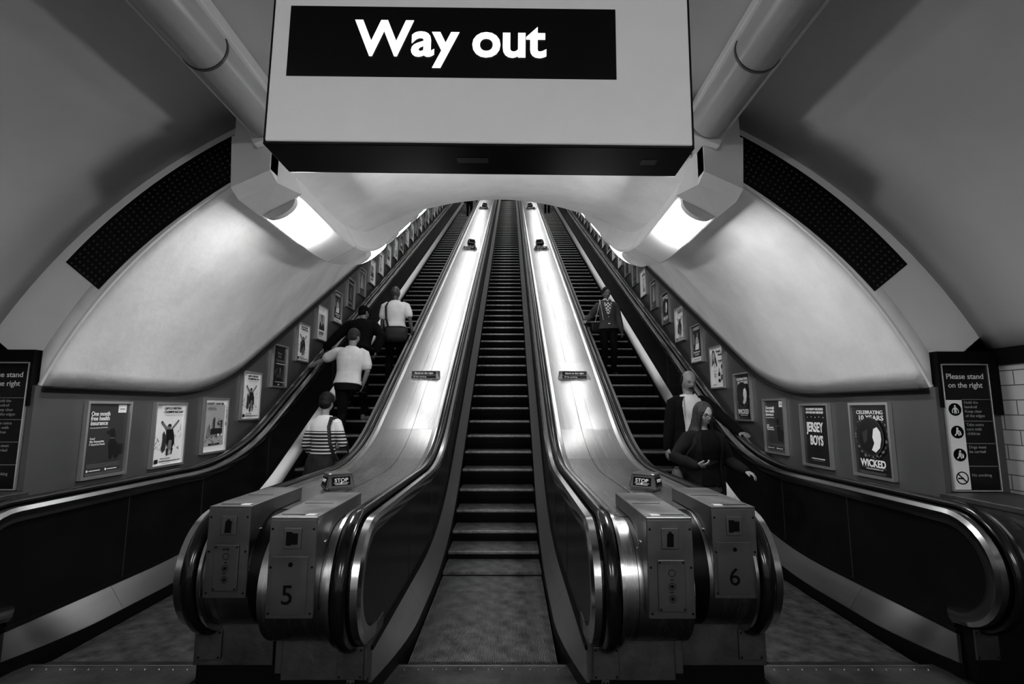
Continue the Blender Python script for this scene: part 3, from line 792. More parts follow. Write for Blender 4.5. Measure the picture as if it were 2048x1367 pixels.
# ------------------------------------------------------------------ posters
PW, PH = .46, .60
def poly_c(cx, cz, r, n=20, sx=1., sz=1.): return [(cx + r * sx * cos(2 * pi * i / n), cz + r * sz * sin(2 * pi * i / n)) for i in range(n)]
class Art:
    def __init__(s): s.mb = MB(); s.y = -.0125
    def poly(s, P, m): s.y -= .00025; s.mb.prism_y([(x * PW - PW / 2, z * PH - PH / 2) for x, z in P], s.y, s.y + .0006, m)
    def rect(s, a, b, c, d, m): s.poly([(a, b), (c, b), (c, d), (a, d)], m)
    def circ(s, x, z, r, m, sz=1., n=22): s.poly([(x + r * cos(2 * pi * i / n), z + r * sz * PW / PH * sin(2 * pi * i / n)) for i in range(n)], m)
    def line(s, x0, z0, x1, z1, w, m):
        dx, dz = x1 - x0, z1 - z0; l = math.hypot(dx, dz); nx, nz = -dz / l * w, dx / l * w
        s.poly([(x0 + nx, z0 + nz), (x0 - nx, z0 - nz), (x1 - nx, z1 - nz), (x1 + nx, z1 + nz)], m)
def lines_text(L):
    mb = MB()
    for t in L:
        body, x, z, size, m = t[:5]; kw = t[5] if len(t) > 5 else {}
        kw = dict(kw)
        if 'width' in kw: kw['width'] *= PW
        put_text(mb, body, x * PW - PW / 2, z * PH - PH / 2, size * PH, -.0195, m=m, **kw)
    return mb
def fine(a, z, x0, x1, m, n=2, step=.018, h=.006):
    for i in range(n): a.rect(x0, z - i * step, x1 - .03 * (i % 2), z - i * step + h, m)
def art_health(a):
    a.rect(.74, .87, .95, .985, PAPER); a.rect(.78, .915, .91, .93, PGREY)
    # long-bodied dark dog looking left
    a.poly([(.60, .30), (.56, .42), (.60, .50), (.66, .55), (.70, .50), (.80, .42), (.97, .42), (.97, .25), (.86, .27), (.80, .2), (.74, .22), (.72, .27), (.66, .2), (.60, .22)], PBLACK)
    a.circ(.64, .585, .075, PBLACK, 1.1); a.poly([(.50, .60), (.60, .625), (.62, .57), (.52, .565)], PBLACK); a.poly([(.66, .60), (.735, .57), (.72, .47), (.66, .50)], PBLACK)
    a.rect(.60, .5, .7, .512, PGREY)
    fine(a, .155, .1, .9, PGREY, 3, .02); fine(a, .035, .08, .95, PGREY, 2, .015, .005)
    a.circ(.12, .075, .022, PAPER); a.circ(.55, .075, .022, PAPER); a.rect(.16, .068, .42, .08, PAPER); a.rect(.59, .068, .82, .08, PAPER)
    return PDGREY, [('One month', .08, .83, .085, PAPER, dict(bold=.02, width=.44)), ('free health', .08, .765, .085, PAPER, dict(bold=.02, width=.44)), ('insurance', .08, .70, .085, PAPER, dict(bold=.02, width=.40)),
                    ('when you join by mid October', .08, .655, .025, PAPER, dict(width=.42)),
                    ('Free?', .1, .50, .042, PAPER, dict(bold=.015)), ('My favourite', .1, .46, .042, PAPER, dict(bold=.015, width=.33)), ('F word is Food.', .1, .42, .042, PAPER, dict(bold=.015, width=.36))]
def art_race(a):
    rr = random.Random(4)
    for i in range(26):
        x = rr.uniform(.03, .97); z = rr.uniform(.2, .6); a.line(x, z, x + rr.uniform(-.08, .08), z + rr.uniform(.02, .08), .006, PLIGHT if i % 2 else PGREY)
    a.circ(.5, .62, .058, PGREY, 1.1); a.poly([(.43, .63), (.57, .63), (.54, .67), (.46, .67)], PBLACK)
    a.line(.45, .57, .25, .70, .022, PGREY); a.line(.56, .57, .78, .71, .022, PGREY); a.circ(.24, .71, .022, PBLACK); a.circ(.79, .72, .022, PBLACK)
    a.poly([(.40, .58), (.62, .58), (.68, .46), (.70, .33), (.60, .24), (.52, .26), (.42, .36)], PBLACK)
    a.poly([(.29, .52), (.38, .50), (.42, .40), (.40, .24), (.33, .20), (.27, .26), (.30, .40)], PDGREY); a.poly([(.30, .51), (.32, .56), (.35, .51)], PBLACK)
    a.poly([(.50, .40), (.60, .40), (.60, .22), (.52, .17), (.47, .24)], PGREY); a.poly([(.44, .27), (.50, .26), (.49, .14), (.45, .16)], PBLACK); a.poly([(.6, .28), (.66, .26), (.63, .16), (.59, .17)], PBLACK)
    a.circ(.55, .2, .05, PLIGHT); a.rect(.08, .035, .19, .10, PBLACK); fine(a, .975, .06, .2, PGREY, 3, .02)
    fine(a, .82, .3, .95, PGREY, 1); fine(a, .02, .3, .6, PGREY, 1)
    return PAPER, [('QIPCO BRITISH', .28, .915, .055, INK, dict(width=.58, bold=.01)), ('CHAMPIONS DAY', .28, .855, .055, INK, dict(width=.66, bold=.01)), ('TICKETS ON SALE', .26, .095, .028, PGREY, dict(width=.34)), ('britishchampionsseries.com', .24, .05, .036, INK, dict(width=.7))]
def art_room(a):
    rr = random.Random(9)
    a.rect(.06, .10, .94, .90, PLIGHT)
    for i in range(60): a.circ(rr.uniform(.08, .9), rr.uniform(.12, .3) if i % 3 else rr.uniform(.3, .85), .008 + .008 * (i % 2), PDGREY, n=6)
    a.rect(.3, .33, .8, .44, PBLACK); a.line(.42, .44, .42, .62, .035, PDGREY); a.circ(.42, .63, .03, PDGREY); a.circ(.66, .55, .06, PDGREY); a.circ(.66, .55, .03, PLIGHT); a.line(.76, .45, .76, .6, .025, PBLACK)
    a.line(.12, .28, .2, .52, .006, PDGREY); a.line(.28, .28, .2, .52, .006, PDGREY); a.line(.2, .28, .2, .52, .006, PDGREY); a.circ(.62, .31, .035, PAPER); a.circ(.78, .31, .035, PAPER)
    fine(a, .84, .1, .42, PDGREY, 3); 
    return PAPER, [('I DON\'T STAY IN', .08, .90, .055, INK, dict(width=.74, bold=.02)), ('MADE.COM', .26, .12, .05, INK, dict(width=.48, bold=.01))] 
def art_xmas(a):
    rr = random.Random(3)
    for i in range(70):
        x, z = rr.uniform(.05, .95), rr.uniform(.1, .97)
        if .25 < x < .8 and .45 < z < .9: continue
        a.circ(x, z, rr.uniform(.006, .014), PGREY, n=6)
    a.poly([(.2, .2), (.35, .3), (.5, .33), (.65, .3), (.8, .2)], PDGREY); a.line(.5, .33, .5, .46, .012, PLIGHT); a.circ(.5, .36, .04, PGREY)
    fine(a, .1, .15, .85, PAPER, 1, h=.008); a.rect(.2, .55, .85, .562, PAPER)
    return PBLACK, [('Merry', .3, .79, .09, PGREY, {}), ('Little', .32, .71, .09, PGREY, {}), ('Christmas', .22, .61, .09, PGREY, dict(width=.62)), ('NYC', .42, .03, .04, PAPER, dict(bold=.02))]
def art_portrait(a):
    a.rect(.2, .30, .82, .78, PLIGHT); a.circ(.5, .64, .1, PGREY, 1.3); a.poly([(.25, .30), (.3, .5), (.45, .55), (.6, .54), (.76, .48), (.8, .30)], PBLACK); a.poly([(.46, .54), (.56, .54), (.51, .42)], PAPER); a.poly([(.4, .7), (.6, .7), (.55, .77), (.42, .76)], PBLACK)
    fine(a, .93, .2, .8, PGREY, 2); fine(a, .1, .2, .5, PGREY, 2)
    return PAPER, [('TALKING', .22, .2, .055, INK, dict(bold=.02, width=.5)), ('ART LIVE', .22, .145, .055, INK, dict(bold=.02, width=.42))]
def art_night(a):
    a.rect(.0, .0, 1, .13, PAPER); a.poly([(.35, .45), (.7, .45), (.68, .6), (.56, .72), (.42, .66)], PLIGHT); a.circ(.58, .74, .07, PGREY, 1.2); a.poly([(.3, .33), (.7, .33), (.72, .5), (.4, .48)], PAPER); a.poly([(.2, .5), (.28, .5), (.26, .78), (.22, .78)], PLIGHT)
    fine(a, .95, .2, .8, PAPER, 3, .03, .012); fine(a, .07, .1, .8, PDGREY, 2)
    return PBLACK, [('NEVER SO', .2, .24, .06, PAPER, dict(bold=.02, width=.6)), ('GOOD', .3, .17, .06, PAPER, dict(bold=.02, width=.42))]
def art_dance(a):
    a.circ(.5, .5, .22, PDGREY, 1.5); a.poly([(.42, .3), (.5, .62), (.6, .3)], PGREY); a.circ(.5, .67, .05, PGREY); fine(a, .18, .15, .8, PLIGHT, 3, .03, .01)
    return PBLACK, [('THE SHOW', .15, .84, .08, PLIGHT, dict(width=.7)), ]
def art_tall(a):
    a.poly([(.25, .25), (.38, .75), (.5, .85), (.56, .5), (.6, .25)], PLIGHT); a.poly([(.6, .25), (.66, .7), (.75, .78), (.82, .25)], PGREY); fine(a, .15, .2, .8, PLIGHT, 3, .03)
    return PDGREY, [('OPENING', .18, .88, .06, PAPER, dict(width=.62))]
def art_musical(a):
    rr = random.Random(5)
    for i in range(50):
        t = 2 * pi * i / 50; a.circ(.5 + .43 * cos(t), .56 + .30 * sin(t) + rr.uniform(-.02, .02), rr.uniform(.012, .03), PDGREY if i % 2 else PGREY, n=7)
    # plain stand-in picture: pale and dark halves of a disc
    a.circ(.5, .55, .36, PDGREY, 1.0, 40); a.circ(.5, .55, .335, PBLACK, 1.0, 40)
    a.poly([(.52, .36), (.62, .33), (.74, .40), (.79, .52), (.78, .62), (.70, .69), (.60, .66), (.56, .54), (.60, .46)], PAPER)
    a.poly([(.28, .60), (.45, .66), (.40, .48), (.32, .45)], PDGREY)
    fine(a, .11, .2, .86, PGREY, 1); fine(a, .045, .15, .85, PGREY, 2, .02, .005)
    return PBLACK, [('CELEBRATING', .14, .87, .075, PAPER, dict(width=.72, bold=.01)), ('10 YEARS', .18, .785, .095, PAPER, dict(width=.66, bold=.015)), ('WICKED', .16, .125, .14, PAPER, dict(width=.68, bold=.03)), ('WickedTheMusical.co.uk', .3, .085, .024, PAPER, dict(width=.45))]
def art_stage(a):
    for i in range(5): a.circ(.2 + .15 * i, .80 + .008 * (i % 2), .012, PAPER, n=8)
    for i in range(4): a.poly([(.40 + .07 * i, .2), (.42 + .07 * i, .31), (.45 + .07 * i, .2)], PBLACK)
    a.rect(.05, .2, .95, .203, PDGREY); fine(a, .07, .3, .7, PGREY, 1, h=.008)
    return PBLACK, [('YOU KNOW THE SONGS', .18, .92, .055, PAPER, dict(width=.66, bold=.02)), ('NOW DISCOVER THEIR STORY', .18, .865, .05, PAPER, dict(width=.66, bold=.02)), ('JERSEY', .18, .56, .22, PAPER, dict(width=.64, bold=.03)), ('BOYS', .28, .34, .22, PAPER, dict(width=.48, bold=.03)), ('THE TRUE STORY OF THE FOUR SEASONS', .28, .1, .024, PAPER, dict(width=.5))]
def art_tired(a):
    a.poly([(.02, .52), (.05, .85), (.15, .96), (.3, .92), (.4, .75), (.5, .55), (.42, .5), (.36, .62), (.2, .6)], PBLACK); a.circ(.22, .78, .1, PLIGHT, 1.5); a.circ(.24, .70, .03, PBLACK); a.poly([(.24, .5), (.3, .5), (.32, .7), (.26, .68)], PLIGHT)
    a.circ(.3, .3, .07, PBLACK); a.circ(.3, .3, .04, PAPER); a.rect(.55, .12, .72, .36, PBLACK); a.poly([(.6, .36), (.66, .36), (.65, .48), (.62, .48)], PBLACK); a.poly([(.76, .15), (.93, .2), (.93, .55), (.8, .55)], PDGREY); a.poly([(.8, .3), (.88, .3), (.88, .45), (.82, .45)], PAPER); a.rect(.57, .2, .7, .27, PAPER)
    fine(a, .42, .1, .5, PGREY, 1); fine(a, .07, .1, .4, PGREY, 2); fine(a, .62, .6, .9, PGREY, 2)
    return PAPER, [('Tired!...', .45, .87, .075, INK, dict(width=.4, bold=.02)), ('Tired?', .6, .78, .075, INK, dict(width=.33, bold=.02)), ('Floradix', .6, .64, .045, INK, dict(width=.33, bold=.015))]
def art_line(a):
    a.poly([(.2, .84), (.3, .90), (.42, .82), (.55, .90), (.75, .84), (.7, .76), (.5, .8), (.3, .76)], PBLACK); a.circ(.45, .55, .16, PDGREY, 1.2); a.circ(.45, .55, .13, PAPER, 1.2); a.line(.3, .7, .35, .3, .02, PBLACK); a.line(.6, .7, .5, .25, .02, PBLACK); a.poly([(.35, .15), (.7, .15), (.6, .35), (.4, .3)], PGREY)
    return PAPER, []
ARTS = dict(health=art_health, race=art_race, room=art_room, xmas=art_xmas, portrait=art_portrait, night=art_night, dance=art_dance, tall=art_tall, musical=art_musical, stage=art_stage, tired=art_tired, line=art_line)
PCACHE = {}
def frame_mesh():
    mb = MB(); a, b = PW / 2, PH / 2; t = .02
    mb.box((-a, -.034, -b), (-a + t, .0, b)); mb.box((a - t, -.034, -b), (a, .0, b)); mb.box((-a + t, -.034, -b), (a - t, 0, -b + t)); mb.box((-a + t, -.034, b - t), (a - t, 0, b))
    return mb.mesh('frame', ALU)
FRM = frame_mesh()
def poster_parts(kind):
    if kind in PCACHE: return PCACHE[kind]
    a = Art(); bg, txt = ARTS[kind](a)
    b = MB(); b.box((-PW / 2 + .01, -.0125, -PH / 2 + .01), (PW / 2 - .01, -.001, PH / 2 - .01)); bgm = b.mesh('print', bg)
    # scale artwork into the frame opening
    S = .915
    a.mb.v = [(x * S, y, z * .935) for x, y, z in a.mb.v]
    am = a.mb.mesh('picture')
    lm = None
    if txt:
        l = lines_text(txt); l.v = [(x * S, y, z * .935) for x, y, z in l.v]; lm = l.mesh('lettering')
    if kind == 'room':
        M = Matrix.Translation((PW * .44, 0, PH * .33)) @ Matrix.Rotation(pi / 2, 4, 'Y')
        l2 = MB(); put_text(l2, 'I STAY UP', 0, 0, .035, -.0195, m=INK, bold=.02, width=.22)
        l2.v = [tuple(M @ Vector(v)) for v in l2.v]
        l.v2 = None; o_ = len(l.v); l.v += l2.v; l.f += [tuple(i + o_ for i in f) for f in l2.f]; l.m += [l.mi(INK)] * len(l2.f); lm = l.mesh('lettering')
    PCACHE[kind] = (bgm, am, lm); return PCACHE[kind]
def poster(s, y, z, kind, label, group=None, detail=True):
    R0 = empty('poster', (s * 3.098, y, z), pi / 2 if s < 0 else -pi / 2, label, 'framed poster', group)
    bgm, am, lm = poster_parts(kind)
    for nm, me in (('frame', FRM), ('print', bgm)):
        o = bpy.data.objects.new(nm, me); COL.objects.link(o); o.parent = R0
    pr = o
    o = bpy.data.objects.new('picture', am); COL.objects.link(o); o.parent = pr
    if lm is not None and detail:
        o = bpy.data.objects.new('lettering', lm); COL.objects.link(o); o.parent = pr
    return R0
DESC = dict(health='dark poster with a small dog under white words', race='white poster of a cheering rider on a horse', room='pale poster of a furnished room',
            xmas='black poster with ornate Christmas lettering over a dome', portrait='white poster with a portrait photograph', night='black poster with a white strip at the foot',
            dance='dark poster with a single standing figure', tall='grey poster with two tall pale shapes', musical='dark poster with a round picture', stage='black poster with two big words in white',
            tired='white poster of a yawning woman and a bottle', line='white poster with loose black brush shapes')
LEFT = ['health', 'race', 'room', 'race', 'xmas', 'race', 'portrait', 'night', 'dance', 'tall', 'portrait', 'line']
RIGHT = ['musical', 'stage', 'health', 'musical', 'tired', 'night', 'race', 'musical', 'tall', 'line', 'dance', 'xmas']
ORD = ['lowest', 'second', 'third', 'fourth', 'fifth', 'sixth', 'seventh', 'eighth', 'ninth', 'tenth', 'eleventh', 'twelfth']
far_k = ['race', 'dance', 'portrait', 'tired', 'night', 'line', 'race', 'tall', 'portrait', 'musical']
for s, LST in ((-1, LEFT), (1, RIGHT)):
    sd = 'left' if s < 0 else 'right'
    cen = [4.15, 4.90, 5.65] + [6.38 + .745 * i for i in range(32)]
    for i, y in enumerate(cen):
        z = (1.29, 1.29, 1.35)[i] if i < 3 else 1.165 + (y - YC) * T30
        if i < 12: poster(s, y, z, LST[i], '%s, %s up the %s wall' % (DESC[LST[i]], ORD[i], sd))
        elif y < 30: poster(s, y, z, far_k[i % 10], 'small framed poster in the distant run high up the %s wall' % sd, 'distant posters high up the %s wall' % sd, detail=False)

# ------------------------------------------------------------------ instruction panels by the tile walls
def pictogram(mb, kind, x, z, r, m):
    """white figure drawn from strokes inside a black disc"""
    def L(pts, w=.1):
        for (a, b), (c, d) in zip(pts, pts[1:]):
            dx, dz = c - a, d - b; l = math.hypot(dx, dz) or 1; nx, nz = -dz / l * w * r / 1, dx / l * w * r / 1
            P = [(x + a * r + nx, z + b * r + nz), (x + a * r - nx, z + b * r - nz), (x + c * r - nx, z + d * r - nz), (x + c * r + nx, z + d * r + nz)]
            mb.prism_y(P, -.0285, -.0275, m)
    def Cc(a, b, q): mb.prism_y([(x + a * r + q * r * cos(2 * pi * i / 12), z + b * r + q * r * sin(2 * pi * i / 12)) for i in range(12)], -.0285, -.0275, m)
    if kind == 'rail': Cc(0, .6, .15); L([(0, .4), (0, -.1)], .2); L([(-.1, -.1), (-.15, -.7)], .09); L([(.1, -.1), (.15, -.7)], .09); L([(.15, .3), (.5, -.1), (.5, -.6)], .07); L([(-.15, .3), (-.5, -.1), (-.5, -.6)], .07)
    elif kind == 'child': Cc(.0, .6, .17); L([(.05, .4), (-.1, -.1)], .2); L([(-.1, -.1), (-.5, -.6)], .1); L([(.05, -.1), (.2, -.6)], .1); L([(.1, .3), (.5, .0)], .08); L([(.4, 0), (.5, -.5)], .14)
    elif kind == 'dog': Cc(.05, .62, .17); L([(.05, .4), (-.1, -.1)], .2); L([(-.1, -.1), (-.5, -.6)], .1); L([(.05, -.1), (.2, -.6)], .1); L([(.1, .3), (.45, .1)], .08); L([(.2, .0), (.5, .15), (.45, -.5)], .14)
    else: L([(-.5, 0), (.4, 0)], .1); L([(-.6, .6), (.6, -.6)], .08); L([(.4, .15), (.5, .4)], .05)
for s in (-1, 1):
    R0 = empty('instruction_panel', (s * 3.30, 3.50, 1.0), 0, 'tall black and white escalator rules panel on the %s pier, with pictograms' % ('left' if s < 0 else 'right'), 'sign')
    mb = MB(); a, b = .155, .84; mb.box((-a, -.014, 0), (a, .02, b)); bd = mb.build('board', BLACKG, R0)
    mb = MB(); t = .008; mb.box((-a - t, -.02, -t), (-a, .02, b + t)); mb.box((a, -.02, -t), (a + t, .02, b + t)); mb.box((-a, -.02, -t), (a, .02, 0)); mb.box((-a, -.02, b), (a, .02, b + t)); mb.build('frame', ALU, R0)
    mb = MB(); mb.box((-a + .004, -.017, .004), (-.045, -.012, .60)); mb.build('white_strip', PAPER, bd)
    mb = MB()
    for i in range(3): mb.box((-.044, -.018, .155 + .15 * i), (a - .004, -.014, .16 + .15 * i))
    mb.box((-.044, -.018, .602), (a - .004, -.014, .606)); mb.build('divider', PGREY, bd)
    mb = MB()
    put_text(mb, 'Please stand', -.135, .745, .052, -.016, width=.255, bold=.005); put_text(mb, 'on the right', -.125, .685, .052, -.016, width=.235, bold=.005)
    mb.build('heading', mat('bright sign lettering', .7, .4), bd)
    mb = MB()
    for tx, z in (('Hold the', .575), ('handrail', .545), ('Keep clear', .515), ('of the edges', .485), ('Take extra', .425), ('care with', .395), ('children', .365), ('Dogs must', .275), ('be carried', .245), ('No smoking', .09)):
        put_text(mb, tx, -.03, z, .027, -.016)
    mb.build('rules_text', SLETTERD, bd)
    for i, kd in enumerate(('smoke', 'dog', 'child', 'rail')):
        mb = MB()
        cx_, cz_ = -.098, .08 + .152 * i
        if kd == 'smoke':
            n = 24; mb.add([(cx_ + r * cos(2 * pi * j / n), -.0185, cz_ + r * sin(2 * pi * j / n)) for r in (.043, .035) for j in range(n)], [(j, (j + 1) % n, n + (j + 1) % n, n + j) for j in range(n)], INK)
            mb.prism_y([(cx_ - .03, cz_ + .024), (cx_ - .024, cz_ + .03), (cx_ + .03, cz_ - .024), (cx_ + .024, cz_ - .03)], -.0195, -.0185, INK); mb.box((cx_ - .03, -.0195, cz_ - .008), (cx_ + .01, -.0185, cz_ + .002), INK)
        else:
            mb.prism_y(poly_c(cx_, cz_, .043, 26), -.0195, -.017, INK); o_ = len(mb.v); pictogram(mb, kd, cx_, cz_, .04, PAPER)
            for j in range(o_, len(mb.v)): v = mb.v[j]; mb.v[j] = (v[0], v[1] + .0082, v[2])
        mb.build('pictogram', None, bd)
#PEOPLE#
# ------------------------------------------------------------------ people
def vremesh(mb, name, m, parent, vox, smooth_it=4, sf=.5):
    """fuse the overlapping closed pieces of mb into one continuous surface"""
    me = mb.mesh(name + '_src'); me.materials.clear()
    o = bpy.data.objects.new('src', me); COL.objects.link(o)
    md = o.modifiers.new('r', 'REMESH'); md.mode = 'VOXEL'; md.voxel_size = vox; md.use_smooth_shade = True
    if smooth_it: sm = o.modifiers.new('s', 'SMOOTH'); sm.factor = sf; sm.iterations = smooth_it
    dg = bpy.context.evaluated_depsgraph_get(); ev = o.evaluated_get(dg)
    nm = bpy.data.meshes.new_from_object(ev); nm.name = name
    bpy.data.objects.remove(o)
    nm.materials.clear(); nm.materials.append(m)
    for p in nm.polygons: p.use_smooth = True
    r = bpy.data.objects.new(name, nm); COL.objects.link(r); r.parent = parent
    return r
def ik(a, b, l1, l2, pole):
    a, b, pole = Vector(a), Vector(b), Vector(pole); d = b - a; L = d.length
    if L > (l1 + l2) * .999: d *= (l1 + l2) * .999 / L; b = a + d; L = d.length
    t = d.normalized(); x = (l1 * l1 - l2 * l2 + L * L) / (2 * L); h = sqrt(max(0, l1 * l1 - x * x))
    p = pole - t * pole.dot(t); p.normalize()
    return a + t * x + p * h, b
def ering(c, fx, fy, rx, ry, n=20, p=2.3):
    r = []
    for i in range(n):
        a = 2 * pi * i / n; cx, cy = cos(a), sin(a)
        sx = abs(cx) ** (2 / p) * (1 if cx > 0 else -1); sy = abs(cy) ** (2 / p) * (1 if cy > 0 else -1)
        r.append(tuple(c + fx * (rx * sx) + fy * (ry * sy)))
    return r
def head_geo(mb, M, female=False, s=1.):
    """head facing local -Y, centre at origin, crown at +.118"""
    nu, nv = 44, 34; vs = []; fs = []
    def P(u, v):
        th = pi * v / nv; ph = 2 * pi * u / nu
        x, y, z = sin(th) * cos(ph), sin(th) * sin(ph), cos(th)
        X, Y, Z = .074 * x, .094 * y, .118 * z
        if z < 0:
            k = -z; X *= 1 - (.34 if female else .26) * k ** 1.4
            if y < 0: Y *= 1 - .04 * k
            else: Y *= 1 - .38 * k
        if y > 0: X *= 1 + .05 * y
        if y < -.2:
            f = 1.
            g = lambda cx, cz, sx, sz: math.exp(-((X - cx) / sx) ** 2 - ((Z - cz) / sz) ** 2)
            Y -= .020 * g(0, -.022, .011, .018) + .008 * g(0, .004, .008, .02)
            Y -= .005 * (g(.028, .026, .02, .009) + g(-.028, .026, .02, .009) + g(0, .026, .02, .01))
            Y += .010 * (g(.031, .006, .017, .012) + g(-.031, .006, .017, .012))
            Y -= .006 * g(0, -.060, .022, .006) + .006 * g(0, -.070, .02, .006) - .003 * g(0, -.065, .026, .0025)
            Y -= .008 * g(0, -.098, .022, .018)
            Y -= .004 * (g(.042, -.018, .018, .018) + g(-.042, -.018, .018, .018))
        return (X * s, Y * s, Z * s)
    vs.append((0, 0, .118 * s))
    for v in range(1, nv):
        for u in range(nu): vs.append(P(u, v))
    vs.append((0, -.006, -.118 * s)); L = len(vs) - 1
    for i in range(nu):
        fs.append((0, 1 + i, 1 + (i + 1) % nu)); fs.append((L, 1 + (nv - 2) * nu + (i + 1) % nu, 1 + (nv - 2) * nu + i))
        for j in range(nv - 2):
            a = 1 + j * nu + i; b = 1 + j * nu + (i + 1) % nu; fs.append((a, a + nu, b + nu, b))
    mb.add(vs, fs, M=M)
    for sx in (-1, 1): mb.ell((sx * .076 * s, .012 * s, -.008 * s), (.009 * s, .018 * s, .031 * s), M=M @ Matrix.Rotation(sx * .25, 4, 'Z'), nu=10, nv=8)
def hand_geo(mb, w, d, n, side, curl=.35, s=1., spread=.1, thumb=.6):
    """w wrist, d along the hand, n back-of-hand normal, side: direction towards the thumb"""
    w, d, n, t = Vector(w), Vector(d).normalized(), Vector(n), Vector(side)
    n = (n - d * n.dot(d)).normalized(); t = (t - d * t.dot(d) - n * t.dot(n)).normalized()
    R = []
    for a, rx, ry in ((-.01, .024, .018), (.02, .032, .018), (.05, .040, .016), (.082, .041, .013), (.09, .036, .010)):
        R.append(ering(w + d * (a * s), t, n, rx * s, ry * s, 14))
    mb.loft(R)
    for off, L, r in ((.030, .068, .0085), (.010, .077, .0088), (-.010, .072, .0085), (-.029, .056, .0076)):
        p = w + d * (.078 * s) + t * (off * s); dd = (d + t * (off * spread * 12)).normalized(); pts = [p - dd * .012]; rr = [r * s * 1.05]
        ang = 0
        for k_, fr in enumerate((.45, .3, .25)):
            ang += curl * (.7 if k_ == 0 else 1.); q = dd * cos(ang) - n * sin(ang); p = p + q * (L * fr * s); pts.append(p); rr.append(r * s * (1 - .1 * k_))
        mb.tube(pts, rr, k=8)
    p = w + d * (.018 * s) + t * (.024 * s) - n * (.004 * s); q = (d * .75 + t * thumb - n * .25).normalized(); p2 = p + q * (.042 * s); q2 = (d * .95 + t * (thumb * .35) - n * .35).normalized()
    mb.tube([p - q * .008, p, p2, p2 + q2 * (.032 * s)], [.013 * s, .0125 * s, .0105 * s, .0085 * s], k=8)
class Person:
    def __init__(s, loc, face, H, label, lean=0., side=0., pelvis=None, headp=0., heady=0., twist=0., skin=None, female=False, bulk=1., vox=.009, sh=1.):
        s.root = empty('person', loc, face, label, 'person'); s.h = H / 1.75; s.skin = skin or SKIN; s.female = female; s.bulk = bulk; s.vox = vox
        s.inv = (Matrix.Translation(loc) @ Matrix.Rotation(face, 4, 'Z')).inverted()
        h = s.h; s.pz = pelvis if pelvis else .945 * h
        s.P = Vector((0, 0, s.pz))
        s.U = Matrix.Translation(s.P) @ Matrix.Rotation(twist, 4, 'Z') @ Matrix.Rotation(side, 4, 'Y') @ Matrix.Rotation(lean, 4, 'X')   # upper body frame
        q = lambda x, y, z: s.U @ Vector((x * h, y * h, z * h))
        s.q = q; w = (.165 if female else .185) * sh
        s.shl, s.shr = q(w * .97, .0, .452), q(-w * .97, .0, .452)
        s.neck = q(0, .005, .53); s.headc = q(0, -.014, .674)
        s.HM = Matrix.Translation(s.headc) @ (s.U.to_3x3().to_4x4()) @ Matrix.Rotation(heady, 4, 'Z') @ Matrix.Rotation(headp, 4, 'X')
        s.HM = Matrix.Translation(s.HM @ Vector((0, 0, 0))) @ s.HM.to_3x3().to_4x4()
        s.la, s.lf = .285 * h, .255 * h; s.lt, s.ls = .43 * h, .43 * h
        s.hipl, s.hipr = Vector((.09 * h, 0, s.pz - .03 * h)), Vector((-.09 * h, 0, s.pz - .03 * h))
        s.arms = {}; s.legs = {}
    def local(s, p): return s.inv @ Vector(p)
    def arm(s, sd, hand, pole=(0, 1, -.6), world=False, hd=None, hn=None, ht=None, curl=.35):
        a = s.shl if sd > 0 else s.shr; b = s.local(hand) if world else Vector(hand)
        e, w = ik(a, b, s.la, s.lf, Vector(pole)); s.arms[sd] = (a, e, w, hd, hn, ht, curl)
    def leg(s, sd, foot, pole=(0, -1, .1), world=False, pitch=0., out=.12):
        a = s.hipl if sd > 0 else s.hipr; b = s.local(foot) if world else Vector(foot)
        k, f = ik(a, b + Vector((0, 0, .085 * s.h)), s.lt, s.ls, Vector(pole)); s.legs[sd] = (a, k, f, pitch, out)
    def torso(s, mb, off=0., z0=-.09, z1=.50, hem=0.):
        h = s.h; bk = s.bulk; f = s.female
        prof_ = [(-.10, .165, .115), (-.04, .172 if f else .165, .12), (.04, .155 if f else .158, .112), (.13, .130 if f else .148, .10), (.22, .140 if f else .16, .107), (.32, .155 if f else .178, .118), (.39, .160 if f else .184, .114), (.435, .150 if f else .172, .102), (.468, .125 if f else .140, .088), (.495, .09, .076), (.52, .066, .066)]
        X, Y = s.U.to_3x3() @ Vector((1, 0, 0)), s.U.to_3x3() @ Vector((0, 1, 0)); R = []
        for z, rx, ry in prof_:
            if z < z0 - .001 or z > z1 + .031: continue
            e = off + (hem * h if z <= z0 + .05 else 0)
            R.append(ering(s.q(0, .0, z), X, Y, rx * h * bk + e, ry * h * bk + e, 24))
        mb.loft(R)
    def armtube(s, mb, sd, off, upto=1., thick=1.):
        a, e, w = s.arms[sd][:3]; h = s.h * thick
        inn = s.q(.09 * sd, 0, .430)
        a1 = a.lerp(inn, .42); a2 = a.lerp(e, .10).lerp(inn, .06); path = [inn, a1, a2, a.lerp(e, .5), e, e.lerp(w, .5), w]; rad = [.044, .048, .052, .047, .040, .036, .026]
        if upto < .35: path = [inn, a1, a2, a.lerp(e, .45), a.lerp(e, .72)]; rad = [.044, .049, .054, .056, .056]
        elif upto < .9: path = path[:6]; rad = rad[:6]
        mb.tube(path, [r * h * (s.bulk * .5 + .5) + off for r in rad], k=14)
    def legtube(s, mb, sd, off, thick=1., upto=1.):
        a, k_, f = s.legs[sd][:3]; h = s.h * thick
        path = [a + Vector((0, 0, .05)), a, a.lerp(k_, .5), k_, k_.lerp(f, .35), f]; rad = [.088, .088, .072, .054, .054, .036]
        mb.tube(path, [r * h + off * (1 if i < 5 else 1.3) for i, r in enumerate(rad)], k=14)
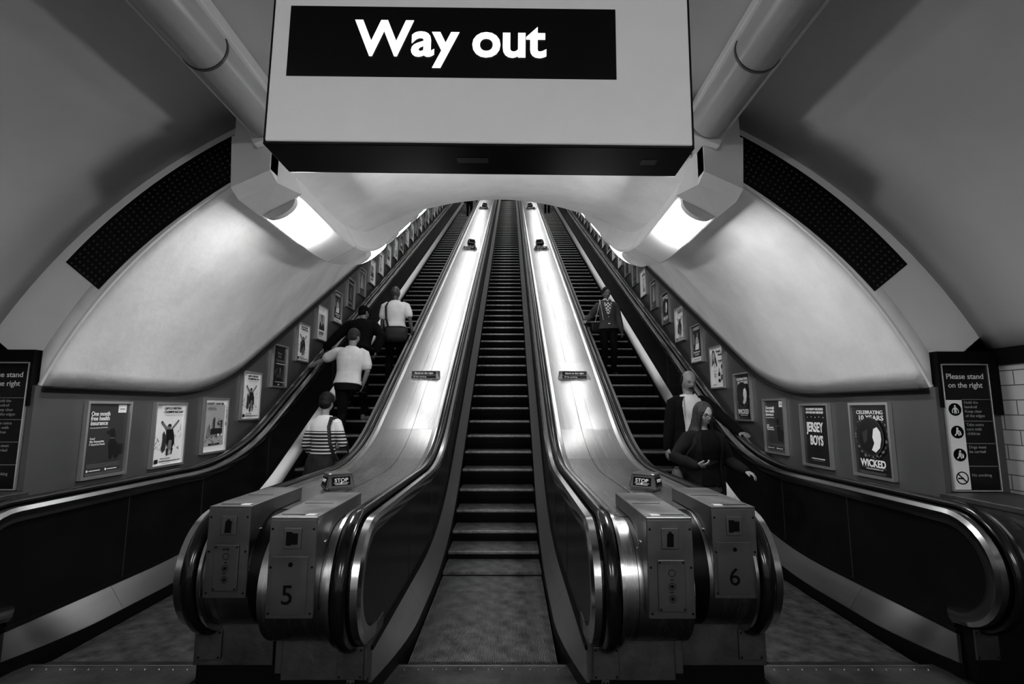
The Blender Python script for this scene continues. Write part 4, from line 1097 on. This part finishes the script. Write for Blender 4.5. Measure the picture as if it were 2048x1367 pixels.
    def body(s, hands=True):
        mb = MB(); h = s.h; s.torso(mb, -.006)
        mb.tube([s.q(0, 0, .48), s.neck, s.HM @ Vector((0, .012, -.07))], [.058 * h, .052 * h * (.88 if s.female else 1.05), .052 * h * (.88 if s.female else 1.05)], k=14)
        head_geo(mb, s.HM, s.female, h * (1.03 if s.female else 1.05))
        for sd in s.arms:
            s.armtube(mb, sd, -.004); a, e, w, hd, hn, ht, curl = s.arms[sd]
            d = (w - e).normalized() if hd is None else (s.inv.to_3x3() @ Vector(hd)); nrm = Vector((sd, 0, .1)) if hn is None else s.inv.to_3x3() @ Vector(hn); th = Vector((0, -1, 0)) if ht is None else s.inv.to_3x3() @ Vector(ht)
            hand_geo(mb, w, d, nrm, th, curl, h)
        for sd in s.legs: s.legtube(mb, sd, -.008)
        return vremesh(mb, 'body', s.skin, s.root, min(s.vox, .0075), 2, .45)
    def face(s, brow=None, mous=False, glasses=False, beard=False, lips=True):
        h = s.h; M = s.HM
        mb = MB()
        for x in (-.032, .032): mb.ell((x * h, -.0825 * h, .007 * h), (.0115 * h, .006 * h, .0058 * h), M=M, nu=12, nv=8)
        mb.build('eyes', mat('eye dark', .02, .2), s.root, smooth=60)
        mb = MB()
        for x in (-1, 1): mb.tube([(x * .017 * h, -.0915 * h, .024 * h), (x * .032 * h, -.089 * h, .029 * h), (x * .048 * h, -.078 * h, .024 * h)], .0032 * h, k=6, M=M)
        mb.build('eyebrows', brow or HAIRB, s.root)
        if lips:
            mb = MB(); mb.ell((0, -.0895 * h, -.068 * h), (.020 * h, .004 * h, .0055 * h), M=M, nu=12, nv=8); mb.build('lips', mat('lips', .10, .4), s.root, smooth=60)
        if mous:
            mb = MB(); mb.tube([(-.032 * h, -.088 * h, -.060 * h), (0, -.1015 * h, -.047 * h), (.032 * h, -.088 * h, -.060 * h)], [.006, .0095, .006], k=8, M=M); mb.build('moustache', HAIRB, s.root, smooth=60)
        if glasses:
            mb = MB()
            for x in (-1, 1):
                pts = [(x * .033 * h + .0255 * h * cos(t), (-.101 - .0 + .008 * abs(cos(t)) * 0) * h, .004 * h + .0155 * h * sin(t)) for t in [2 * pi * i / 16 for i in range(17)]]
                mb.tube(pts, .0022, k=6, M=M, ends=False)
                mb.tube([(x * .054 * h, -.1 * h, .010 * h), (x * .074 * h, -.06 * h, .010 * h), (x * .078 * h, .01 * h, .006 * h)], .002, k=6, M=M)
            mb.tube([(-.010 * h, -.102 * h, .008 * h), (.010 * h, -.102 * h, .008 * h)], .002, k=6, M=M)
            tag(mb.build('glasses', BLACKG, s.root), 'dark framed glasses')
    def hair(s, kind, m):
        h = s.h; mb = MB(); M = s.HM
        M = M @ Matrix.Scale(1.06, 4)
        if kind == 'short':
            mb.ell((0, .016 * h, .032 * h), (.085 * h, .100 * h, .100 * h), M=M, nu=24, nv=18)
            mb.ell((0, .052 * h, -.026 * h), (.072 * h, .056 * h, .070 * h), M=M)
        elif kind == 'crop':
            mb.ell((0, .018 * h, .034 * h), (.082 * h, .097 * h, .096 * h), M=M, nu=24, nv=18)
            mb.ell((0, .048 * h, -.014 * h), (.070 * h, .058 * h, .060 * h), M=M)
        elif kind == 'fringe':
            rings = []; n = 26
            for z, g, tk in ((-.062, 2.0, .008), (-.045, 1.72, .014), (-.015, 1.50, .020), (.02, 1.40, .022), (.045, 1.55, .018), (.062, 1.75, .008)):
                q = sqrt(1 - (z / .118) ** 2); rx, ry = .074 * q + .010, .094 * q + .009; o_, i_ = [], []
                for k in range(n + 1):
                    a = -pi / 2 + g + (2 * pi - 2 * g) * k / n
                    o_.append(tuple(M @ Vector((h * rx * cos(a), h * ry * sin(a), h * z)))); i_.append(tuple(M @ Vector((h * (rx - tk) * cos(a), h * (ry - tk) * sin(a), h * z))))
                rings.append(o_ + i_[::-1])
            mb.loft(rings)
        elif kind == 'bun':
            mb.ell((0, .020 * h, .030 * h), (.084 * h, .098 * h, .100 * h), M=M, nu=24, nv=18); mb.ell((0, .11 * h, .02 * h), (.045 * h, .04 * h, .045 * h), M=M)
        elif kind == 'cap':
            mb.ell((0, .01 * h, .044 * h), (.089 * h, .104 * h, .085 * h), M=M, nu=24, nv=18); mb.ell((0, -.09 * h, .045 * h), (.06 * h, .06 * h, .012 * h), M=M); mb.ell((0, .05 * h, -.02 * h), (.072 * h, .055 * h, .05 * h), M=M)
        elif kind == 'long':
            mb.ell((0, .020 * h, .030 * h), (.086 * h, .098 * h, .098 * h), M=M, nu=24, nv=18)
            rings = []; n = 30
            for z, rx, ry, yo, g, tk in ((.08, .060, .085, .012, .5, .03), (.045, .086, .102, .010, .62, .026), (.0, .091, .104, .012, .72, .024), (-.05, .091, .104, .014, .74, .024), (-.11, .098, .102, .014, .70, .028), (-.18, .130, .100, .012, .62, .034), (-.26, .142, .104, .004, .58, .036), (-.33, .138, .112, -.004, .62, .026), (-.37, .125, .112, -.006, .8, .010)):
                o_, i_ = [], []
                for k in range(n + 1):
                    a = -pi / 2 + g + (2 * pi - 2 * g) * k / n; wv = .005 * sin(a * 9 + z * 14) + .003 * sin(a * 23)
                    o_.append(tuple(M @ Vector((h * (rx + wv) * cos(a), h * (yo + (ry + wv) * sin(a)), h * z)))); i_.append(tuple(M @ Vector((h * (rx - tk) * cos(a), h * (yo + (ry - tk) * sin(a)), h * z))))
                rings.append(o_ + i_[::-1])
            mb.loft(rings)
        return vremesh(mb, 'hair', m, s.root, .006, 3, .5)
    def top(s, name, m, off=.012, z0=-.06, sleeve=1., hem=.01, thick=1., vox=None, collar=True, label=None):
        mb = MB(); s.torso(mb, off, z0, .49, hem)
        for sd in s.arms: s.armtube(mb, sd, off * 1.1, sleeve, thick)
        o = vremesh(mb, name, m, s.root, vox or s.vox, 3, .5)
        if label: o['label'] = label
        return o
    def trousers(s, m, off=.010, name='trousers', flare=0.):
        mb = MB(); h = s.h
        R = [ering(s.q(0, 0, z), Vector((1, 0, 0)), Vector((0, 1, 0)), rx * h * s.bulk + off, ry * h * s.bulk + off, 20) for z, rx, ry in ((-.12, .15, .11), (-.05, .172, .12), (.03, .16, .115))]
        mb.loft(R)
        for sd in s.legs: s.legtube(mb, sd, off + flare)
        return vremesh(mb, name, m, s.root, s.vox, 3, .5)
    def shoes(s, m):
        for sd, (a, k_, f, pitch, out) in s.legs.items():
            h = s.h; M = Matrix.Translation(f) @ Matrix.Rotation(sd * out, 4, 'Z') @ Matrix.Rotation(pitch, 4, 'X')
            mb = MB(); R = []
            for y, w, zt, zb in ((.065, .024, -.02, -.075), (.05, .034, .01, -.085), (.0, .036, .015, -.085), (-.06, .040, -.03, -.085), (-.12, .044, -.045, -.085), (-.165, .036, -.055, -.083), (-.185, .018, -.062, -.08)):
                c = Vector((0, y * h, (zt + zb) / 2 * h)); R.append([tuple(M @ Vector(p)) for p in ering(c, Vector((1, 0, 0)), Vector((0, 0, 1)), w * h, (zt - zb) / 2 * h, 14, 3)])
            mb.loft(R); mb.build('shoe', m, s.root, smooth=60)
def tread(y):
    n = [v for v in nos if v <= y][-1]; return stepz(n)
def strap(name, pts, w, t, m, label, cat='strap', parent=None):
    pts = [Vector(p) for p in pts]; mb = MB(); mb.tube(pts, w, k=8, flat=t); o = mb.build(name, m, parent, smooth=60)
    if parent is None: tag(o, label, cat)
    return o
def shoulder_bag(s, sd, top, w, d, h_, m, label, cat='handbag', strap_m=None, over=None, chain=False, rz=0., sr=.011):
    """bag hanging at world-local point 'top' (person frame) with a strap over the shoulder"""
    c = Vector(top); R0 = empty('shoulder_bag', s.root.matrix_basis @ c if False else (Matrix.Translation(s.root.location) @ Matrix.Rotation(s.root.rotation_euler.z, 4, 'Z')) @ c, s.root.rotation_euler.z + rz, label, cat)
    mb = MB(); rings = []
    for z, k1, k2 in ((0, .94, .35), (-.03, 1, .7), (-h_ * .6, 1.02, 1.), (-h_ + .02, 1, .95), (-h_, .9, .7)):
        rings.append(ering(Vector((0, 0, z)), Vector((1, 0, 0)), Vector((0, 1, 0)), w / 2 * k1, d / 2 * k2, 24, 5))
    mb.loft(rings); mb.build('bag_body', m, R0, smooth=50)
    Mi = (Matrix.Translation(R0.location) @ Matrix.Rotation(R0.rotation_euler.z, 4, 'Z')).inverted() @ Matrix.Translation(s.root.location) @ Matrix.Rotation(s.root.rotation_euler.z, 4, 'Z')
    pts = over; mb = MB()
    P = [Mi @ Vector(p) for p in pts]
    if chain:
        for a_, b_ in zip(P, P[1:]):
            n = max(1, int((b_ - a_).length / .022))
            for i in range(n): mb.ell(tuple(a_.lerp(b_, (i + .5) / n)), (.007, .007, .010), nu=8, nv=6)
        mb.build('chain_strap', ALU, R0, smooth=60)
    else:
        mb.tube([tuple(p) for p in P], sr, k=8, flat=.35); mb.build('strap', strap_m or m, R0, smooth=60)
    return R0
UPW = pi    # facing up the escalator, back to the viewer
# --- woman in striped knit, left escalator
y = 5.62; z = tread(y)
p = Person((-1.87, y, z), UPW + radians(-14), 1.60, 'woman seen from behind in a striped knit top and dark skirt', lean=.10, side=.05, headp=.30, heady=.25, female=True, bulk=.96, sh=.9, vox=.008)
# local frame: person's left is +X
p.arm(1, (.17, -.14, .86), pole=(.35, 1, -.3)); p.arm(-1, (-.08, -.27, 1.0), pole=(-.7, .8, -.5))
p.leg(1, (.08, 0, 0)); p.leg(-1, (-.08, 0, 0)); p.body(); p.hair('short', HAIRB); p.face()
p.top('striped_top', STRIPE, .014, -.02, 1., .006)
mb = MB(); N = 72; rings = []
for zz, r in ((.985, .150), (.93, .178), (.80, .20), (.62, .235), (.46, .27)):
    ring = []
    for i in range(N):
        a = 2 * pi * i / N; k = 1 + (.035 * (1 - (zz - .46) / .6)) * sin(a * 18); ring.append((r * k * cos(a), r * .8 * k * sin(a), zz * .93))
    rings.append(ring)
mb.loft(rings); mb.build('pleated_skirt', SKIRTC, p.root, smooth=70); p.shoes(LEATHER)
bg = shoulder_bag(p, -1, (-.27, -.02, .86), .30, .12, .36, LEATHER, 'large black shoulder bag hanging at the striped woman\'s right side', rz=radians(70),
             over=[(-.22, .05, .80), (-.155, .115, 1.05), (-.12, .10, 1.22), (-.112, .045, 1.315), (-.115, -.05, 1.315), (-.13, -.12, 1.2), (-.2, -.14, 1.05), (-.26, -.1, .86)], sr=.022)
mb = MB(); mb.prism_x([(.02, -.12), (.05, -.12), (.05, -.125), (.035, -.19)], 0, 0) if False else None
mb = MB(); mb.add([(.153, -.02, -.12), (.153, .03, -.12), (.154, .01, -.20), (.153, -.03, -.225), (.153, .04, -.225), (.153, .04, -.24), (.153, -.03, -.24)], [(0, 1, 2), (3, 4, 5, 6)]); mb.build('bag_logo', SLETTER, bg)
# --- man in white t-shirt walking up
y = 7.42; z = tread(y)
p = Person((-2.21, y, z), UPW, 1.78, 'man in a plain white T-shirt and dark trousers walking up the left escalator', lean=.16, side=-.04, headp=.12, heady=-.12, vox=.009, bulk=1.03)
p.arm(1, (-2.86, 7.62, railz(7.62) + .10), pole=(.8, .3, -.8), world=True, hd=(-.1, .9, .35), hn=(0, -.3, 1), ht=(1, .3, 0), curl=.5)
p.arm(-1, (-.17, -.14, .90), pole=(-1, .6, -.2), curl=.8)
p.leg(1, (.10, .0, 0)); yf = 8.07; p.leg(-1, (-2.12, yf - .02, tread(yf)), world=True, pitch=.0, out=.5)
p.body(); p.hair('crop', HAIRM); p.face(); p.top('t_shirt', TEE, .020, -.06, .3, .012, vox=.008); p.trousers(CLOTHD, .012); p.shoes(SHOEL)
w = p.arms[-1][2]
mb = MB(); mb.box((-.045, -.07, -.006), (.045, .07, .006)); o = bevel(mb.build('wallet', LEATHER), .004); o.location = p.root.matrix_basis @ Vector((0, 0, 0)); o.location = (Matrix.Translation(p.root.location) @ Matrix.Rotation(UPW, 4, 'Z')) @ (w + Vector((.0, -.05, -.085))); tag(o, 'dark wallet held in the right hand of the man in the white T-shirt', 'wallet')
# --- dark man with cap behind him
y = 8.25; z = tread(y)
p = Person((-2.33, y, z), UPW, 1.76, 'man in a dark cap and black jacket, partly hidden behind the white T-shirt', lean=.36, headp=.05, heady=-.3, vox=.011, bulk=1.12, skin=SKINM)
p.arm(1, (-2.86, 8.25, railz(8.25) + .10), pole=(.8, .5, -.5), world=True, hd=(0, .9, .4), hn=(0, -.3, 1), ht=(1, .3, 0), curl=.5); p.arm(-1, (-.30, -.02, .92), pole=(-1, .3, -.2))
p.leg(1, (.10, .02, 0)); p.leg(-1, (-.10, -.04, 0)); p.body(); p.hair('cap', CLOTHB)['label'] = 'dark cap'; p.face(); p.top('jacket', CLOTHB, .028, -.08, 1., .02, 1.15); p.trousers(CLOTHB); p.shoes(LEATHER)
# --- bald man, white tee, messenger bag
y = 8.98; z = tread(y)
p = Person((-1.90, y, z), UPW + radians(8), 1.80, 'bald man in a white T-shirt on the left escalator, hand on the inner rail', lean=.07, side=.03, headp=.05, heady=-.35, vox=.009, skin=SKIND)
p.arm(-1, (-1.58, 8.90, railz(8.90) + .085), pole=(-.6, .9, -.3), world=True, hd=(.15, .85, .45), hn=(0, -.3, 1), ht=(-1, .2, 0), curl=.35); p.arm(1, (.25, -.05, .84), pole=(.6, .8, -.1))
p.leg(1, (.1, 0, 0)); p.leg(-1, (-.1, -.02, 0)); p.body(); p.face(); p.top('t_shirt', TEE, .018, -.0, .3, .010, vox=.008); p.trousers(CLOTHB, .014); p.shoes(LEATHER)
shoulder_bag(p, -1, (-.03, .17, .99), .40, .10, .26, LEATHER, 'black flap bag slung across the back of the bald man in the white T-shirt', sr=.018,
             over=[(.10, .16, .96), (.15, .155, 1.15), (.165, .12, 1.38), (.14, .02, 1.47), (.07, -.12, 1.35), (-.06, -.15, 1.12), (-.18, -.08, .98), (-.2, .1, .96)])
# --- distant man at the top left
y = 25.4; z = tread(y)
p = Person((-2.0, y, z), UPW, 1.75, 'distant dark figure high up on the left escalator', vox=.014); p.arm(1, (.26, 0, .82)); p.arm(-1, (-.32, -.05, 1.0), pole=(-1, 0, 0)); p.leg(1, (.1, 0, 0)); p.leg(-1, (-.1, 0, 0)); p.body(); p.hair('short', HAIRB); p.top('jacket', CLOTHD, .02, -.08, 1., .01); p.trousers(CLOTHB); p.shoes(LEATHER)
# --- distant figure at the top right
y = 26.2; z = tread(y)
p = Person((2.12, y, z), 0, 1.72, 'distant dark figure high up on the right escalator', vox=.014); p.arm(1, (.26, 0, .82)); p.arm(-1, (-.26, 0, .82)); p.leg(1, (.1, 0, 0)); p.leg(-1, (-.1, 0, 0)); p.body(); p.hair('short', HAIRB); p.top('jacket', CLOTHB, .02, -.08, 1., .01); p.trousers(CLOTHB); p.shoes(LEATHER)
# --- woman in tweed jacket
y = 9.42; z = tread(y)
p = Person((2.0, y, z), radians(-2), 1.67, 'woman in a grey tweed jacket and checked scarf holding the inner rail', lean=.05, side=-.03, headp=.22, heady=.18, female=True, vox=.008, skin=SKINM, bulk=1.02)
p.arm(-1, (1.575, 9.36, railz(9.36) + .10), pole=(-.4, .8, -.6), world=True, hd=(-.35, -.9, -.2), hn=(0, -.3, 1), ht=(1, -.4, 0), curl=.45); p.arm(1, (.25, -.03, .82), pole=(.6, .8, -.1))
p.leg(1, (.09, .0, 0)); p.leg(-1, (-.09, -.03, 0)); p.body(); p.hair('bun', HAIRB); p.face(); p.top('jacket', TWEED, .020, -.07, 1., .018); p.trousers(CLOTHB, .010); p.shoes(LEATHER)
mb = MB()
for zz, r in ((.545, .062), (.515, .070), (.485, .068)): mb.tube([tuple(p.q(r * cos(a) * 1.05, r * sin(a), zz)) for a in [2 * pi * i / 16 for i in range(17)]], .022, k=8, ends=False)
mb.loft([ering(p.q(0, -.118 - .01, zz), Vector((1, 0, 0)), Vector((0, 1, 0)), w_, .028, 14) for zz, w_ in ((.47, .075), (.42, .07), (.35, .055), (.28, .04), (.24, .02))])
mb.build('checked_scarf', CHECK, p.root, smooth=60)
mb = MB(); mb.ell(tuple(p.q(0, -.142, .19)), (.009, .006, .009)); mb.box((-.018, -.155, .985 * .95), (.018, -.135, 1.005 * .95)); mb.build('buttons', ALU, p.root)
shoulder_bag(p, -1, (-.215, -.02, .98), .24, .10, .20, LEATHER, 'black handbag on a chain under the arm of the woman in tweed', rz=radians(15), chain=True,
             over=[(-.25, -.07, .98), (-.20, -.13, 1.2), (-.155, -.10, 1.36), (-.145, .0, 1.425), (-.15, -.11, 1.35), (-.13, -.13, 1.2), (-.10, -.12, 1.02)])
# --- balding man with moustache
y = 5.95; z = tread(y)
p = Person((2.24, y, z), radians(4), 1.76, 'balding man with a moustache in an open dark jacket over a pale shirt', lean=.02, headp=.34, heady=.12, vox=.008, bulk=1.06, skin=mat('shaded skin', .15, .42, noise=.08, nscale=14))  # skin colour darkened to stand in for the weaker light on his face
p.arm(1, (2.84, 5.50, railz(5.50) + .10), pole=(.6, .7, -.7), world=True, hd=(.25, -.95, -.1), hn=(0, -.1, 1), ht=(-1, -.3, 0), curl=.3); p.arm(-1, (-.28, -.02, .84), pole=(-.6, .8, -.1))
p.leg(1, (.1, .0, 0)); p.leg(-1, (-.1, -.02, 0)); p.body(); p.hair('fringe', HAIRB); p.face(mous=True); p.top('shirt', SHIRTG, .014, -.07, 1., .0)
# collar
mb = MB()
for sx in (-1, 1): mb.add([tuple(p.q(sx * .008, -.084, .492)), tuple(p.q(sx * .058, -.045, .530)), tuple(p.q(sx * .078, -.075, .487)), tuple(p.q(sx * .048, -.120, .432)), tuple(p.q(sx * .008, -.092, .490)), tuple(p.q(sx * .060, -.052, .534)), tuple(p.q(sx * .082, -.082, .487)), tuple(p.q(sx * .050, -.130, .430))], [(0, 1, 2, 3), (7, 6, 5, 4), (0, 4, 5, 1), (1, 5, 6, 2), (2, 6, 7, 3), (3, 7, 4, 0)])
mb.build('shirt_collar', SHIRTG, p.root)
def open_jacket(p, m, off, gap_top, gap_bot, z0, lining=None, thick=1.15):
    h = p.h; bk = p.bulk; X, Y = p.U.to_3x3() @ Vector((1, 0, 0)), p.U.to_3x3() @ Vector((0, 1, 0))
    P_ = [(z0, .185, .135), (-.04, .185, .13), (.04, .175, .125), (.13, .165, .115), (.22, .172, .12), (.32, .188, .13), (.39, .190, .122), (.44, .172, .106), (.475, .13, .088), (.50, .10, .08)]
    mb = MB(); n = 40; rings = []
    for z, rx, ry in P_:
        t = (z - z0) / (.5 - z0); g = gap_bot + (gap_top - gap_bot) * t; o_, i_ = [], []
        for k in range(n + 1):
            a = -pi / 2 + g + (2 * pi - 2 * g) * k / n
            for lst, e in ((o_, off), (i_, off - .012)):
                c = p.q(0, 0, z); lst.append(tuple(c + X * ((rx * h * bk + e) * cos(a)) + Y * ((ry * h * bk + e) * sin(a))))
        rings.append(o_ + i_[::-1])
    mb.loft(rings)
    for sd in p.arms: p.armtube(mb, sd, off * .7, 1., thick)
    o = vremesh(mb, 'jacket', m, p.root, .0075, 3, .5)
    return o
open_jacket(p, CLOTHB, .022, .62, .45, -.16)['label'] = 'open dark jacket'
mb = MB()
for sx in (-1, 1): mb.tube([tuple(p.q(sx * .066, .0, .515)), tuple(p.q(sx * .092, -.09, .455)), tuple(p.q(sx * .105, -.130, .38)), tuple(p.q(sx * .10, -.150, .27))], [.014, .024, .022, .008], k=8, flat=.4)
mb.build('jacket_lapel', CREAM, p.root, smooth=60)
p.trousers(CLOTHB, .012); p.shoes(LEATHER)
# --- woman with glasses and phone
y = 4.88; z = tread(y)
p = Person((1.99, y, z), radians(14), 1.60, 'woman with long brown hair and glasses looking at her phone on the right escalator', lean=.03, headp=.20, heady=.04, female=True, vox=.0075, bulk=1.1)
Wm = Matrix.Translation(p.root.location) @ Matrix.Rotation(radians(14), 4, 'Z')
p.arm(-1, (-.25, -.25, 1.03), pole=(-1, .3, -.8), curl=.55, hd=(.9, -.35, .1), hn=(.1, -.5, -.8), ht=(.2, -.6, .75)); p.arm(1, (.24, -.26, .98), pole=(.5, .6, -.9), curl=.5, hd=(.6, -.6, -.35), hn=(.4, -.2, .9), ht=(-.5, -.8, 0))
p.leg(1, (.09, .0, 0)); p.leg(-1, (-.09, -.02, 0)); p.body(); p.hair('long', HAIRM); p.face(brow=HAIRM, glasses=True); p.top('dark_top', CLOTHB, .014, -.07, 1., .0)
open_jacket(p, CLOTHD, .020, .5, .55, -.14, thick=1.2); p.trousers(CLOTHB, .010); p.shoes(LEATHER)
mb = MB(); mb.loft([ering(p.q(0, 0, zz), Vector((1, 0, 0)), Vector((0, 1, 0)), .178, .13, 24) for zz in (-.10, -.03)]); mb.build('shirt_hem', TWEED, p.root, smooth=60)
w = p.arms[-1][2]
mb = MB(); mb.box((-.036, -.07, -.004), (.036, .07, .004)); ph = bevel(mb.build('mobile_phone', BLACKG), .003)
ph.matrix_world = Wm @ Matrix.Translation(w + Vector((.115, -.03, .022))) @ Matrix.Rotation(radians(-75), 4, 'Z') @ Matrix.Rotation(radians(15), 4, 'X'); tag(ph, 'dark mobile phone in the hand of the woman with glasses', 'phone')
shoulder_bag(p, -1, (-.30, -.02, .99), .30, .12, .30, mat('dark grey leather', .03, .5), 'dark shoulder bag hanging beside the woman with glasses', rz=radians(60), over=[(-.29, -.04, .98), (-.23, -.12, 1.15), (-.165, -.125, 1.22), (-.130, -.06, 1.305), (-.130, .04, 1.305), (-.22, .12, 1.15), (-.3, .04, .98)], sr=.010, strap_m=CLOTHD)
